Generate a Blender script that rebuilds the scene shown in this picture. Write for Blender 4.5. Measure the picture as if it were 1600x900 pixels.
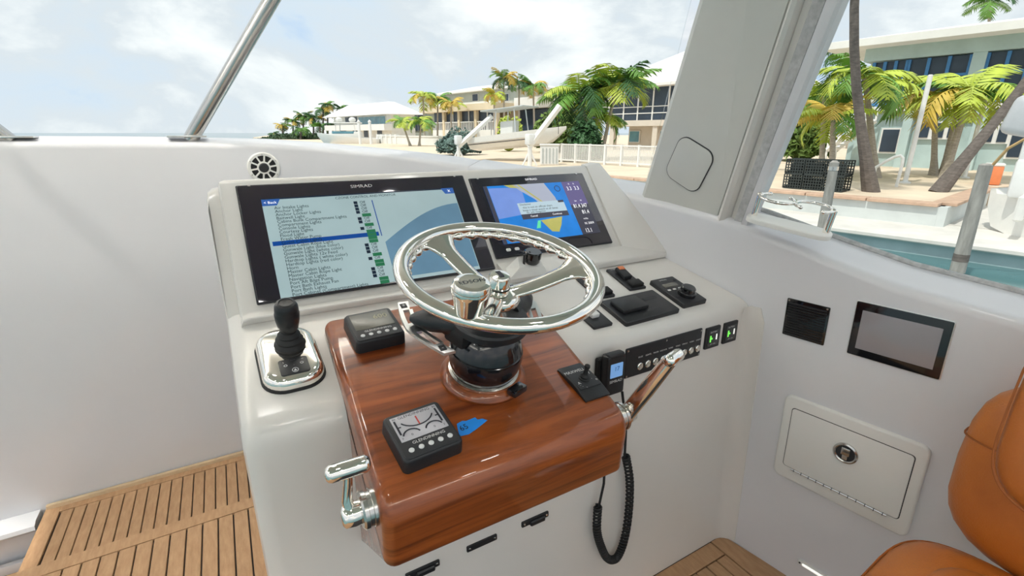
import bpy, bmesh, math, random
from math import sin, cos, pi, radians, atan, atan2, hypot, sqrt
from mathutils import Vector as V, Matrix, Euler
random.seed(7)
for o in list(bpy.data.objects): bpy.data.objects.remove(o)
sc = bpy.context.scene
COL = sc.collection

# ---------------------------------------------------------------- camera, world, sun, exposure
FPX, YH = 765.0, 207.0                      # focal length in pixels (1600 wide), row of the sea horizon
PITCH, YAW, EYE = atan((450-YH)/FPX), radians(30.1), 1.415
CAMP = V((0, 0, EYE))
cd = bpy.data.cameras.new('camera'); cam = bpy.data.objects.new('camera', cd); COL.objects.link(cam)
cd.sensor_width = 36; cd.lens = 36*FPX/1600; cd.clip_start = .02; cd.clip_end = 5000
cam.location = CAMP; cam.rotation_euler = (pi/2-PITCH, 0, -YAW)
sc.camera = cam
sc.view_settings.view_transform = 'Standard'; sc.view_settings.look = 'None'
sc.view_settings.exposure = 0.28; sc.view_settings.gamma = 1; sc.view_settings.use_curve_mapping = False

world = bpy.data.worlds.new('world'); sc.world = world; world.use_nodes = True
nt = world.node_tree; nt.nodes.clear()
def N(nt, t, **kw):
    n = nt.nodes.new(t)
    for k, v in kw.items():
        if k in n.inputs: n.inputs[k].default_value = v
        else: setattr(n, k, v)
    return n
def ramp(nt, fac, stops):
    r = nt.nodes.new('ShaderNodeValToRGB'); nt.links.new(fac, r.inputs[0])
    e = r.color_ramp.elements
    while len(e) < len(stops): e.new(.5)
    for i, (p, c) in enumerate(stops): e[i].position = p; e[i].color = (*c, 1)
    return r
tc = N(nt, 'ShaderNodeTexCoord'); sx = N(nt, 'ShaderNodeSeparateXYZ'); nt.links.new(tc.outputs['Generated'], sx.inputs[0])
mp = N(nt, 'ShaderNodeMapping'); nt.links.new(tc.outputs['Generated'], mp.inputs[0]); mp.inputs['Scale'].default_value = (1, 1, 1.9); mp.inputs['Location'].default_value = (.35, .1, .2)
no = N(nt, 'ShaderNodeTexNoise', Scale=2.3, Detail=10.0, Roughness=.56, Distortion=.25); nt.links.new(mp.outputs[0], no.inputs['Vector'])
rp = ramp(nt, no.outputs['Fac'], [(.30, (.38, .55, .80)), (.39, (.60, .69, .78)), (.47, (.64, .69, .73)), (.53, (.80, .83, .84)), (.60, (.95, .96, .95))])
bg = N(nt, 'ShaderNodeBackground', Strength=.98); nt.links.new(rp.outputs[0], bg.inputs[0])
wo = N(nt, 'ShaderNodeOutputWorld'); nt.links.new(bg.outputs[0], wo.inputs[0])

sd = bpy.data.lights.new('sun', 'SUN'); sun = bpy.data.objects.new('sun', sd); COL.objects.link(sun)
sd.energy = 2.2; sd.angle = radians(1.5); sd.color = (1, .95, .86)
sun.rotation_euler = V((-.60, -.10, 1.0)).to_track_quat('Z', 'Y').to_euler()

# ---------------------------------------------------------------- measuring helpers: a photo pixel to a point on a plane of the place
FW = V((sin(YAW), cos(YAW), 0)); RT = V((cos(YAW), -sin(YAW), 0))
FWD = FW*cos(PITCH)+V((0, 0, -sin(PITCH))); UPV = RT.cross(FWD)
def ray(x, y): return FWD+RT*((x-800)/FPX)-UPV*((y-450)/FPX)
def on(x, y, n, p):
    n = V(n); d = ray(x, y); return CAMP+d*((V(p)-CAMP).dot(n)/d.dot(n))
def onz(x, y, z): return on(x, y, (0, 0, 1), (0, 0, z))
def ony(x, y, Y): return on(x, y, (0, 1, 0), (0, Y, 0))
def dep(x, y, d): return on(x, y, FW, FW*d)

# ---------------------------------------------------------------- materials
MATS = {}
def mat(name, col, rough=.5, metal=0., coat=0., var=0., scale=8., stretch=(1, 1, 1), col2=None, bump=0., bscale=None, emit=None, spec=.5, detail=4., coatr=.05, dist=0.):
    m = bpy.data.materials.new(name); m.use_nodes = True; t = m.node_tree
    b = t.nodes['Principled BSDF']
    b.inputs['Roughness'].default_value = rough; b.inputs['Metallic'].default_value = metal
    b.inputs['Coat Weight'].default_value = coat; b.inputs['Coat Roughness'].default_value = coatr
    b.inputs['Specular IOR Level'].default_value = spec
    tc = N(t, 'ShaderNodeTexCoord'); mp = N(t, 'ShaderNodeMapping'); t.links.new(tc.outputs['Object'], mp.inputs[0]); mp.inputs['Scale'].default_value = stretch
    ns = N(t, 'ShaderNodeTexNoise', Scale=scale, Detail=detail, Roughness=.6, Distortion=dist); t.links.new(mp.outputs[0], ns.inputs['Vector'])
    c2 = col2 or tuple(max(0, c*(1-var)) for c in col); c1 = col if col2 else tuple(min(1, c*(1+var*.4)) for c in col)
    r = ramp(t, ns.outputs['Fac'], [(.32, c2), (.68, c1)])
    t.links.new(r.outputs[0], b.inputs['Base Color'])
    if emit is not None:
        t.links.new(r.outputs[0], b.inputs['Emission Color']); b.inputs['Emission Strength'].default_value = emit
    if bump:
        n2 = N(t, 'ShaderNodeTexNoise', Scale=bscale or scale, Detail=3.0); t.links.new(mp.outputs[0], n2.inputs['Vector'])
        bp = N(t, 'ShaderNodeBump', Strength=bump, Distance=.002); t.links.new(n2.outputs['Fac'], bp.inputs['Height']); t.links.new(bp.outputs[0], b.inputs['Normal'])
    MATS[name] = m
    return m
def S(r, g, b):                             # 0-255 display colour to linear
    f = lambda c: (c/255/12.92 if c/255 <= .04045 else ((c/255+.055)/1.055)**2.4)
    return (f(r), f(g), f(b))
mat('gelcoat', (.715, .715, .74), .32, coat=.35, var=.03, scale=1.5, coatr=.08)
mat('gelcoat_cream', (.78, .74, .655), .3, coat=.2, var=.03, scale=2)
mat('gelcoat_warm', (.74, .715, .68), .32, coat=.3, var=.03, scale=2, coatr=.1)
mat('pillar_paint', (.62, .62, .58), .35, coat=.3, var=.04, scale=3, coatr=.1)
mat('gasket', (.50, .50, .50), .7, var=.25, scale=60, bump=.4, bscale=220)
mat('white_plastic', (.80, .79, .76), .35, var=.02)
mat('varnished_wood', (.37, .090, .016), .36, spec=.3, coat=.75, coatr=.03, scale=2.6, stretch=(.9, 8, 14), col2=(.105, .019, .003), detail=9, dist=1.1)
mat('teak', (.56, .345, .19), .75, scale=14, stretch=(5, 1, 2), col2=(.44, .255, .13), detail=8, bump=.3, bscale=90)
mat('teak_light', (.66, .50, .32), .7, var=.12, scale=18)
mat('caulk', (.018, .017, .018), .7, var=.2)
mat('chrome', (.93, .89, .83), .07, metal=1, var=.02, scale=3)
mat('steel', (.62, .60, .57), .22, metal=1, var=.06, scale=5)
mat('alu', (.78, .78, .77), .28, metal=1, var=.05, scale=12)
mat('black_plastic', (.014, .015, .018), .42, var=.15, scale=40, bump=.15, bscale=300)
mat('black_gloss', (.006, .006, .008), .08, coat=.6, var=.1)
mat('black_ball', (.008, .008, .011), .16, coat=.4, var=.1)
mat('rubber', (.010, .010, .011), .6, var=.2)
mat('charcoal', (.022, .023, .027), .5, var=.15, scale=30)
mat('leather', (.53, .165, .024), .42, scale=5, col2=(.42, .115, .014), bump=.55, bscale=260, coat=.12, coatr=.3)
mat('stitch', (.36, .10, .014), .6, var=.2)
mat('blue_tape', (.01, .25, .78), .6, var=.06, scale=30)
mat('ink', (.01, .01, .02), .5, var=.1)
mat('print_white', (.75, .75, .74), .6, var=.03)
mat('orange_key', (.80, .25, .10), .5, var=.1)
mat('lcd_grey', (.15, .145, .125), .25, var=.08, scale=5)
mat('lcd_digit', (.42, .38, .24), .4, var=.05)
mat('lcd_lilac', (.50, .49, .53), .25, var=.05, scale=4)
mat('lcd_red', (.55, .04, .03), .4, var=.1)
mat('lcd_blue', (.16, .33, .62), .3, emit=.5, var=.08)
mat('led_green', (.15, .75, .08), .4, emit=1.0, var=.05)
mat('led_white', (.8, .8, .75), .4, emit=.8, var=.02)
mat('monitor_glass', (.30, .28, .30), .12, coat=.5, var=.06, scale=2)
mat('bezel_glass', (.010, .005, .018), .05, coat=1.0, var=.2, coatr=.02)
def screen(n, c, e=.8, var=.02, scale=3): return mat(n, c, .25, emit=e, var=var, scale=scale, spec=.4)
screen('scr_pale', (.27, .36, .38), .60, .12, 2.2)
screen('scr_blue', (.095, .185, .27), .55, .2, 4)
screen('scr_highlight', (.004, .045, .22), .55)
screen('scr_dark', (.01, .02, .04), .3)
screen('scr_tab', (.02, .07, .24), .8)
screen('scr_text', (.012, .03, .035), .2)
screen('scr_green', (.015, .11, .05), .7)
screen('scr_sea', (.012, .15, .48), .7, .12, 14)
screen('scr_shoal', (.13, .21, .50), .7, .08, 12)
screen('scr_land', (.27, .29, .36), .8)
screen('scr_yellow', (.38, .36, .10), .6, .1, 20)
screen('scr_lightgreen', (.08, .48, .25), .8)
screen('scr_panel', (.045, .045, .065), .5)
screen('scr_panel_violet', (.11, .09, .22), .5)
screen('scr_dialog', (.30, .38, .43), .9)
screen('scr_white', (.70, .70, .72), .9)
# outdoors
mat('sea', (.10, .21, .22), .12, var=.3, scale=.35, stretch=(1, 1, 1), bump=.6, bscale=2.2, detail=6)
mat('sand', (.80, .66, .50), .9, var=.16, scale=1.3, detail=8)
mat('concrete', (.74, .71, .66), .85, var=.15, scale=2, detail=8)
mat('seawall_paint', (.42, .55, .57), .8, var=.22, scale=1.5, detail=8)
mat('planter_wall', (.62, .66, .65), .85, var=.1, scale=2, detail=8)
mat('coping', (.62, .42, .30), .8, var=.2, scale=5)
mat('stucco_cyan', (.47, .60, .60), .85, var=.1, scale=1.5)
mat('stucco_white', (.80, .80, .77), .8, var=.05, scale=1.5)
mat('stucco_cream', (.77, .66, .48), .8, var=.06, scale=1.5)
mat('stucco_beige', (.66, .60, .52), .8, var=.07, scale=1.5)
mat('stucco_sage', (.47, .50, .44), .8, var=.07, scale=1.5)
mat('roof_white', (.84, .83, .80), .6, var=.05, scale=2)
mat('roof_grey', (.50, .53, .52), .7, var=.1, scale=2)
mat('screen_dark', (.035, .055, .085), .4, var=.3, scale=.9)
mat('pane_teal', (.13, .30, .37), .2, var=.3, scale=.9)
mat('blue_paint', (.06, .22, .48), .5, var=.1)
mat('white_paint', (.82, .82, .80), .5, var=.05)
mat('trunk', (.17, .145, .13), .9, var=.35, scale=9, stretch=(1, 1, 3), bump=.8, bscale=14)
mat('trunk_pale', (.45, .40, .34), .9, var=.3, scale=9, stretch=(1, 1, 4), bump=.6, bscale=14)
mat('frond_green', (.15, .33, .05), .55, var=.35, scale=3)
mat('frond_dark', (.055, .15, .05), .6, var=.35, scale=3)
mat('frond_lime', (.50, .60, .07), .5, var=.3, scale=3)
mat('frond_yellow', (.66, .47, .08), .55, var=.25, scale=3)
mat('foliage_far', (.075, .13, .06), .8, var=.4, scale=1)
mat('hedge_blue', (.14, .22, .19), .8, var=.4, scale=4)
mat('foliage_mid', (.16, .25, .05), .8, var=.5, scale=2)
mat('piling_wood', (.38, .36, .33), .85, var=.35, scale=4, stretch=(3, 3, .6))
mat('hull_white', (.80, .79, .75), .3, coat=.3, var=.04)
mat('crate_wire', (.03, .04, .04), .7, var=.3)
mat('motor_grey', (.55, .56, .58), .35, var=.05)
mat('rope', (.50, .33, .15), .9, var=.3)
def glass(name, refl, tint=(1, 1, 1)):
    m = bpy.data.materials.new(name); m.use_nodes = True; t = m.node_tree; t.nodes.clear()
    tr = N(t, 'ShaderNodeBsdfTransparent', Color=(*tint, 1)); gl = N(t, 'ShaderNodeBsdfGlossy', Roughness=.02)
    fr = N(t, 'ShaderNodeLayerWeight', Blend=.12); mu = N(t, 'ShaderNodeMath', operation='MULTIPLY'); t.links.new(fr.outputs['Fresnel'], mu.inputs[0]); mu.inputs[1].default_value = refl
    mx = N(t, 'ShaderNodeMixShader'); t.links.new(mu.outputs[0], mx.inputs[0]); t.links.new(tr.outputs[0], mx.inputs[1]); t.links.new(gl.outputs[0], mx.inputs[2])
    o = N(t, 'ShaderNodeOutputMaterial'); t.links.new(mx.outputs[0], o.inputs[0]); MATS[name] = m
glass('window_glass', .35, (.985, 1, 1))

# ---------------------------------------------------------------- mesh helpers
I4 = Matrix.Identity(4)
class MB:
    def __init__(s): s.v, s.f = [], []
    def add(s, v, f, m=I4):
        b = len(s.v); s.v += [tuple(m @ V(p)) for p in v]; s.f += [tuple(b+i for i in q) for q in f]; return s
    def box(s, c, d, m=I4):
        x, y, z = d[0]/2, d[1]/2, d[2]/2
        v = [(c[0]+a*x, c[1]+b*y, c[2]+e*z) for a in (-1, 1) for b in (-1, 1) for e in (-1, 1)]
        return s.add(v, [(0, 1, 3, 2), (4, 6, 7, 5), (0, 4, 5, 1), (2, 3, 7, 6), (0, 2, 6, 4), (1, 5, 7, 3)], m)
    def bbox(s, c, d, bev=.005, seg=2, m=I4):
        bm = bmesh.new(); bmesh.ops.create_cube(bm, size=1)
        for v in bm.verts: v.co = V((v.co.x*d[0], v.co.y*d[1], v.co.z*d[2]))+V(c)
        bmesh.ops.bevel(bm, geom=bm.edges[:], offset=bev, segments=seg, profile=.5, affect='EDGES')
        bm.verts.index_update(); v = [tuple(q.co) for q in bm.verts]; f = [tuple(q.index for q in p.verts) for p in bm.faces]; bm.free()
        return s.add(v, f, m)
    def rings(s, rs, closed=True, cap=(True, True), m=I4):
        n = len(rs[0]); v = [p for r in rs for p in r]; f = []
        for i in range(len(rs)-1):
            for j in range(n if closed else n-1):
                k = (j+1) % n; f.append((i*n+j, i*n+k, (i+1)*n+k, (i+1)*n+j))
        if cap[0]: f.append(tuple(range(n))[::-1])
        if cap[1]: f.append(tuple((len(rs)-1)*n+j for j in range(n)))
        return s.add(v, f, m)
    def lathe(s, prof, n=24, m=I4, cap=(True, True)):
        return s.rings([[(r*cos(2*pi*j/n), r*sin(2*pi*j/n), h) for j in range(n)] for r, h in prof], True, cap, m)
    def ring(s, prof, n=32, m=I4): return s.lathe(list(prof)+[prof[0]], n, m, (False, False))
    def tube(s, path, r, n=10, m=I4, closed=False, flat=1.0):
        P = [V(p) for p in path]; R = r if isinstance(r, (list, tuple)) else [r]*len(P); rs = []; up = None
        for i, p in enumerate(P):
            if closed: t = P[(i+1) % len(P)]-P[i-1]
            else: t = P[min(i+1, len(P)-1)]-P[max(i-1, 0)]
            t.normalize()
            if up is None: up = V((0, 0, 1)) if abs(t.z) < .9 else V((1, 0, 0))
            a = up-t*up.dot(t)
            if a.length < 1e-4: a = t.orthogonal()
            a.normalize(); b = t.cross(a); up = a
            rs.append([tuple(p+(a*cos(2*pi*j/n)*flat+b*sin(2*pi*j/n))*R[i]) for j in range(n)])
        if closed: rs.append(rs[0]); return s.rings(rs, True, (False, False), m)
        return s.rings(rs, True, (True, True), m)
    def prism(s, poly, z0, z1, m=I4):
        return s.rings([[(x, y, z0) for x, y in poly], [(x, y, z1) for x, y in poly]], True, (True, True), m)
    def slab(s, w, d, h, r=.01, e=.004, m=I4, n=5, taper=0., base=0.):
        L = [(0, base), (0, base+h-e)]+[(e*(1-cos(pi/2*k/3)), base+h-e+e*sin(pi/2*k/3)) for k in (1, 2, 3)]
        rs = []
        for ins, z in L:
            i2 = ins+taper*(z-base)
            rs.append([(x, y, z) for x, y in rrect(w-2*i2, d-2*i2, max(r-i2, .0005), n)])
        return s.rings(rs, True, (True, True), m)
    def sphere(s, c, r, m=I4, n=14, k=9, sq=(1, 1, 1)):
        rs = [[(c[0]+r*sq[0]*sin(pi*i/k)*cos(2*pi*j/n), c[1]+r*sq[1]*sin(pi*i/k)*sin(2*pi*j/n), c[2]-r*sq[2]*cos(pi*i/k)) for j in range(n)] for i in range(1, k)]
        rs = [[(c[0]+.02*r*cos(2*pi*j/n), c[1]+.02*r*sin(2*pi*j/n), c[2]-r*sq[2]) for j in range(n)]]+rs+[[(c[0]+.02*r*cos(2*pi*j/n), c[1]+.02*r*sin(2*pi*j/n), c[2]+r*sq[2]) for j in range(n)]]
        return s.rings(rs, True, (True, True), m)
    def build(s, name, material, parent=None, smooth=35, m=None):
        me = bpy.data.meshes.new(name); me.from_pydata(s.v, [], s.f); me.validate()
        bm = bmesh.new(); bm.from_mesh(me); bmesh.ops.recalc_face_normals(bm, faces=bm.faces[:]); bm.to_mesh(me); bm.free()
        if smooth:
            for p in me.polygons: p.use_smooth = True
            me.set_sharp_from_angle(angle=radians(smooth))
        me.materials.append(MATS[material]); o = bpy.data.objects.new(name, me); COL.objects.link(o)
        if parent is not None: o.parent = parent
        if m is not None: o.matrix_local = m
        return o
def rrect(w, d, r, n=5):
    r = min(r, w/2-1e-5, d/2-1e-5); P = []
    for cxs, cys, a0 in ((1, 1, 0), (-1, 1, pi/2), (-1, -1, pi), (1, -1, 1.5*pi)):
        for k in range(n+1):
            a = a0+pi/2*k/n; P.append((cxs*(w/2-r)+r*cos(a), cys*(d/2-r)+r*sin(a)))
    return P
def tag(o, label, cat, group=None, kind=None):
    if label: o['label'] = label
    if cat: o['category'] = cat
    if group: o['group'] = group
    if kind: o['kind'] = kind
    return o
def thing(name, label, cat, m=None, group=None):
    o = bpy.data.objects.new(name, None); COL.objects.link(o); o.empty_display_size = .05
    if m is not None: o.matrix_world = m
    return tag(o, label, cat, group)
def struct(o): o['kind'] = 'structure'; return o
def frame(o, x, y, z):
    m = Matrix((V(x).normalized().to_4d(), V(y).normalized().to_4d(), V(z).normalized().to_4d(), (0, 0, 0, 1))).transposed()
    m[3] = (0, 0, 0, 1)
    for i in range(3): m[i][3] = o[i]
    return m
def T(x, y, z): return Matrix.Translation((x, y, z))
def RZ(a): return Matrix.Rotation(radians(a), 4, 'Z')
def RX(a): return Matrix.Rotation(radians(a), 4, 'X')
def RY(a): return Matrix.Rotation(radians(a), 4, 'Y')
def lettering(name, lines, material, parent, z=.0004):          # lines: (text, x, y, size, align[, rot, xscale])
    mb = MB()
    for ln in lines:
        t, x, y, size, al = ln[:5]; rot = ln[5] if len(ln) > 5 else 0; xs = ln[6] if len(ln) > 6 else 1
        cu = bpy.data.curves.new('t', 'FONT'); cu.body = t; cu.size = size; cu.align_x = al; cu.align_y = 'CENTER'; cu.resolution_u = 2
        ob = bpy.data.objects.new('t', cu); me = bpy.data.meshes.new_from_object(ob)
        mb.add([v.co for v in me.vertices], [tuple(p.vertices) for p in me.polygons], T(x, y, z) @ RZ(rot) @ Matrix.Scale(xs, 4, (1, 0, 0)))
        bpy.data.objects.remove(ob); bpy.data.curves.remove(cu); bpy.data.meshes.remove(me)
    me = bpy.data.meshes.new(name); me.from_pydata(mb.v, [], mb.f); me.materials.append(MATS[material])
    o = bpy.data.objects.new(name, me); COL.objects.link(o); o.parent = parent
    o['kind'] = 'stuff'
    return o
def flat(name, polys, material, parent, z=.0003, th=.0002):      # printed / lit areas of a screen
    mb = MB()
    for p in polys: mb.prism(p, z, z+th)
    o = mb.build(name, material, parent, smooth=0)
    if len(polys) > 1: o['kind'] = 'stuff'
    return o
def R4(x0, y0, x1, y1): return [(x0, y0), (x1, y0), (x1, y1), (x0, y1)]

# ---------------------------------------------------------------- frames of the boat
TD = radians(15)
nD, sDv, OD = V((0, -sin(TD), cos(TD))), V((0, cos(TD), sin(TD))), V((0, .862, .913))
def dash(x, s, h=0., rz=0): return frame(OD+V((x, 0, 0))+sDv*s+nD*h, (1, 0, 0), sDv, nD) @ RZ(rz)
def wallx(y, z): return 1.401-.15*(y-.862)-.05*z
nW = -V((1, .15, .05)).normalized(); uW = (V((0, 0, 1))-nW*nW.z).normalized()
def onwall(y, z, h=0.): return frame(V((wallx(y, z), y, z))+nW*h, uW.cross(nW), uW, nW)
def face(x, z, h=0.): return frame(V((x, .862-h, z)), (1, 0, 0), (0, 0, 1), (0, -1, 0))
TH = radians(40)
nS, vS, OS = V((0, -cos(TH), sin(TH))), V((0, sin(TH), cos(TH))), V((0, 1.235, 1.019))
def scr(x, v, h=0.): return frame(OS+V((x, 0, 0))+vS*v+nS*h, (1, 0, 0), vS, nS)

# ================================================================ THE BOAT: floor, walls, windows, ceiling
PW = .051
fl = struct(MB().box((.26, .62, -.035), (2.42, 2.64, .05)).build('floor', 'caulk', smooth=0))
def plank(x0, x1, y0, y1, z, parent, name='plank', m='teak'):
    return MB().bbox(((x0+x1)/2, (y0+y1)/2, z-.006), (x1-x0, y1-y0, .012), .0012, 1).build(name, m, parent, smooth=0)
g = .0052
for i in range(16):                                              # port side of the console, running fore and aft
    x1 = -.062-PW*i; plank(x1-PW+g, x1, -.5, 1.888, 0, fl)
plank(-.058, -.044, .86, 1.888, 0, fl)
plank(-.945, -.888, -.5, 1.888, 0, fl); plank(-.945, .0, 1.892, 1.951, 0, fl, 'nosing_board')
for i in range(12):                                              # starboard foot well
    x1 = 1.330-PW*i; plank(x1-PW+g, x1, -.5, .797, 0, fl)
plank(.60, 1.330, .802, .861, 0, fl, 'border_board')
bb = MB()
P = [(1.335, -.5), (1.335, .861), (1.395, .861), (1.425, .7), (1.45, .5), (1.48, .3), (1.59, -.5)]
bb.prism(P, -.012, 0); bb.build('border_board', 'teak', fl, smooth=0)
# lower tread and the well to port
tr = struct(MB().box((-.45, 2.30, -.26), (.96, .74, .052)).build('step_tread', 'caulk', smooth=0)); tr['label'] = 'teak step between the deck edge and the front wall'
for i in range(18):
    x1 = -.025-.0466*i; plank(x1-.0466+.0052, x1, 1.96, 2.59, -.222, tr)
plank(-.925, -.868, 1.96, 2.652, -.222, tr); plank(-.868, .03, 2.594, 2.652, -.222, tr, 'border_board')
rs = struct(MB().box((-.44, 1.935, -.12), (.98, .028, .20)).build('step_riser', 'gelcoat_warm', smooth=0))
lf = struct(MB().box((-1.6, 2.0, -.50), (1.34, 1.8, .05)).build('floor_lower', 'caulk', smooth=0))
for i in range(12):
    x1 = -.945-PW*i; plank(x1-PW+g, x1, 1.2, 2.58, -.468, lf)
mo = MB()
prof = [(2.545, -.250), (2.550, -.232), (2.575, -.222), (2.654, -.222), (2.654, -.468), (2.63, -.468), (2.63, -.30), (2.615, -.275), (2.56, -.268)]
mo.rings([[(x, y, z) for y, z in prof] for x in (-2.2, -.945)]); struct(mo.build('trim_1', 'gelcoat'))
skirt = MB().bbox((-1.57, 2.600, -.44), (1.25, .03, .05), .01, 2); struct(skirt.build('trim_2', 'gelcoat'))

def wall(name, st, outw=.12, bot=-.52, rise=.02, material='gelcoat'):
    rsx = []
    for i, (x, y, top) in enumerate(st):
        a = V(st[max(i-1, 0)][:2]); b = V(st[min(i+1, len(st)-1)][:2]); t = (b-a).normalized(); n = V((-t.y, t.x))
        xb = x
        r = .028; pr = [(0, bot, 1), (0, .0, .6), (0, top-r, 0)]
        pr += [(r*(1-cos(pi/2*k/4)), top-r+r*sin(pi/2*k/4), 0) for k in (1, 2, 3, 4)]
        pr += [(outw*.7, top+rise*.7, 0), (outw, top+rise, 0), (outw+.05, top+rise-.01, 0), (outw+.07, top-.05, 0), (outw+.07, bot, 0)]
        ring = []
        for o_, z, fl_ in pr:
            lean = .05*(top-z)*(1 if name == 'wall_starboard' and o_ < .05 else 0)
            ring.append((x+n.x*o_+lean, y+n.y*o_, z))
        rsx.append(ring)
    mb = MB(); mb.rings(rsx); return struct(mb.build(name, material, smooth=40))
FRONT = [(-2.3, 2.655, 1.388), (-1.2, 2.655, 1.386), (-.4, 2.655, 1.380), (-.1, 2.655, 1.375), (.21, 2.650, 1.366), (.42, 2.645, 1.350), (.60, 2.63, 1.330), (.75, 2.59, 1.312), (.88, 2.51, 1.293), (.985, 2.40, 1.276), (1.06, 2.27, 1.259)]
SIDE = [(1.06, 2.27, 1.259), (1.115, 2.12, 1.246), (1.17, 1.90, 1.234), (1.215, 1.65, 1.224), (1.262, 1.35, 1.208), (1.29, 1.18, 1.194), (1.318, 1.02, 1.172), (1.338, .90, 1.150), (1.372, .68, 1.096), (1.398, .52, 1.060), (1.434, .296, 1.034), (1.48, .0, 1.01), (1.55, -.5, .99)]
wf = wall('wall_front', FRONT, bot=-.52)
ws = wall('wall_starboard', SIDE, rise=.025, bot=-.05)
bbm = MB().bbox((-.42, 2.640, -.213), (1.0, .018, .024), .003, 1); struct(bbm.build('baseboard_front', 'teak_light'))

# windshield tubes, panes
def tube_mullion(x, sgn, n):
    b = V((x, 2.72, 1.386)); d = V((.38*sgn, -.215, .545))
    t = struct(MB().tube([b, b+d*1.50], .029, 16).build('trim_%d' % n, 'steel'))
    MB().bbox((x-.01*sgn, 2.715, 1.386+.012), (.15, .08, .008), .003, 2).build('base_flange', 'alu', t)
    MB().tube([b+V((.030*sgn, .012, 0)), b+d*1.50+V((.030*sgn, .012, 0))], .006, 6).build('glazing_bead', 'gasket', t)
tube_mullion(-.098, 1, 3); tube_mullion(-.70, -1, 4)
def off(st, o):
    R_ = []
    for i, (x, y, z) in enumerate(st):
        a = V(st[max(i-1, 0)][:2]); b = V(st[min(i+1, len(st)-1)][:2]); t = (b-a).normalized(); n = V((-t.y, t.x)); R_.append(V((x+n.x*o, y+n.y*o, z)))
    return R_
base = off(FRONT[3:]+SIDE[1:5], .11)
top0, top1 = V((.46, 2.40, 2.21)), V((1.13, .92, 2.17))
pane = MB(); rr = []
L = [0]
for a, b in zip(base, base[1:]): L.append(L[-1]+(b-a).length)
for p, l in zip(base, L):
    k = l/L[-1]; q = top0.lerp(top1, k)+V((.16, .12, 0))*sin(pi*k); o_ = V((.002, .004, 0))
    rr.append([tuple(p+o_+V((0, 0, .016))), tuple(q+o_), tuple(q-o_), tuple(p-o_+V((0, 0, .016)))])
pane.rings(rr); struct(pane.build('window_1', 'window_glass'))
c0, c1, c2, c3 = V((-.098, 2.73, 1.40)), V((.46, 2.41, 2.21)), V((-1.258, 2.41, 2.21)), V((-.70, 2.73, 1.40))
def quadpane(name, q, nrm, th=.004):
    n = V(nrm)*th; mb = MB(); mb.rings([[tuple(p) for p in q], [tuple(p+n) for p in q]]); return struct(mb.build(name, 'window_glass', smooth=0))
quadpane('window_2', [c0, c1, c2, c3], (0, 1, 0))
quadpane('window_3', [c3, c2, V((-2.3, 2.2, 2.21)), V((-2.3, 2.73, 1.40))], (0, 1, 0))

# pillar between windshield and side window
ub, ut = V((1.286, 1.285, 1.19)), V((1.202, 1.035, 1.756)); dU = (ut-ub)/(ut.z-ub.z)
def pil(sections, zb, zt, name, material, n):
    rs_ = []
    for z, k in ((zb, 0), (zt, 1)):
        ring = []
        for yb, yt, ox in sections:
            f = (z-1.19)/(1.756-1.19); y = yb+(yt-yb)*f; xw = 1.286+(1.285-yb)*.15+(-.084)*f+(0)*k
            ring.append((xw+ox, y, z))
        rs_.append(ring)
    mb = MB(); mb.rings(rs_); return struct(mb.build(name, material, smooth=30))
pil([(1.285, 1.040, 0), (1.305, 1.060, .012), (1.31, 1.065, .06), (1.02, .83, .06), (.998, .808, .012), (1.0, .812, 0)], 1.15, 2.22, 'trim_5', 'pillar_paint', 5)
pil([(.997, .807, .02), (.994, .804, -.004), (.982, .795, -.012), (.970, .787, -.006), (.966, .784, .02), (.97, .785, .05), (.997, .807, .05)], 1.14, 2.22, 'trim_6', 'gelcoat_warm', 6)
pil([(.965, .783, .016), (.945, .757, .008), (.945, .757, .04), (.965, .783, .04)], 1.13, 2.22, 'trim_10', 'gelcoat_warm', 10)
pil([(.944, .756, .010), (.944, .756, .003), (.921, .726, .004), (.921, .726, .04), (.944, .756, .04)], 1.13, 2.22, 'trim_7', 'gasket', 7)
pil([(.920, .725, .004), (.916, .72, -.003), (.899, .694, -.002), (.894, .687, .006), (.894, .687, .03), (.920, .725, .03)], 1.12, 2.22, 'trim_8', 'gelcoat', 8)
# access plate flush in the pillar, with its seam
def pil_frame(px, py):
    nP = V((-.968, -.145, -.206)).normalized(); p0 = V((1.286, 1.285, 1.19))
    P_ = on(px, py, nP, p0); y_ = dU-nP*dU.dot(nP); y_.normalize(); return frame(P_, y_.cross(nP), y_, nP)
ap = thing('access_plate', 'square rounded access plate with a thin dark seam on the window pillar', 'access plate', pil_frame(1077, 257) @ RZ(-6))
MB().slab(.134, .150, .0035, .034, .001, n=7).build('seam', 'charcoal', ap)
MB().slab(.129, .145, .0052, .032, .001, n=7).build('cover', 'pillar_paint', ap)

# side window: gasket along the sill and the pane
sg = off(SIDE[6:], .125)
sgp = [tuple(p+V((0, 0, .027))) for p in sg]
struct(MB().tube(sgp, .009, 8).build('trim_9', 'gasket'))
top_s = [V((p.x-.10, p.y-.33 if i < 2 else p.y-.20, 2.2)) for i, p in enumerate(sg)]
rr = []
for p, q in zip(sg, top_s):
    o_ = V((.002, 0, 0)); rr.append([tuple(p+o_+V((0, 0, .02))), tuple(q+o_), tuple(q-o_), tuple(p-o_+V((0, 0, .02)))])
pn = MB(); pn.rings(rr); struct(pn.build('window_4', 'window_glass'))
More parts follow.
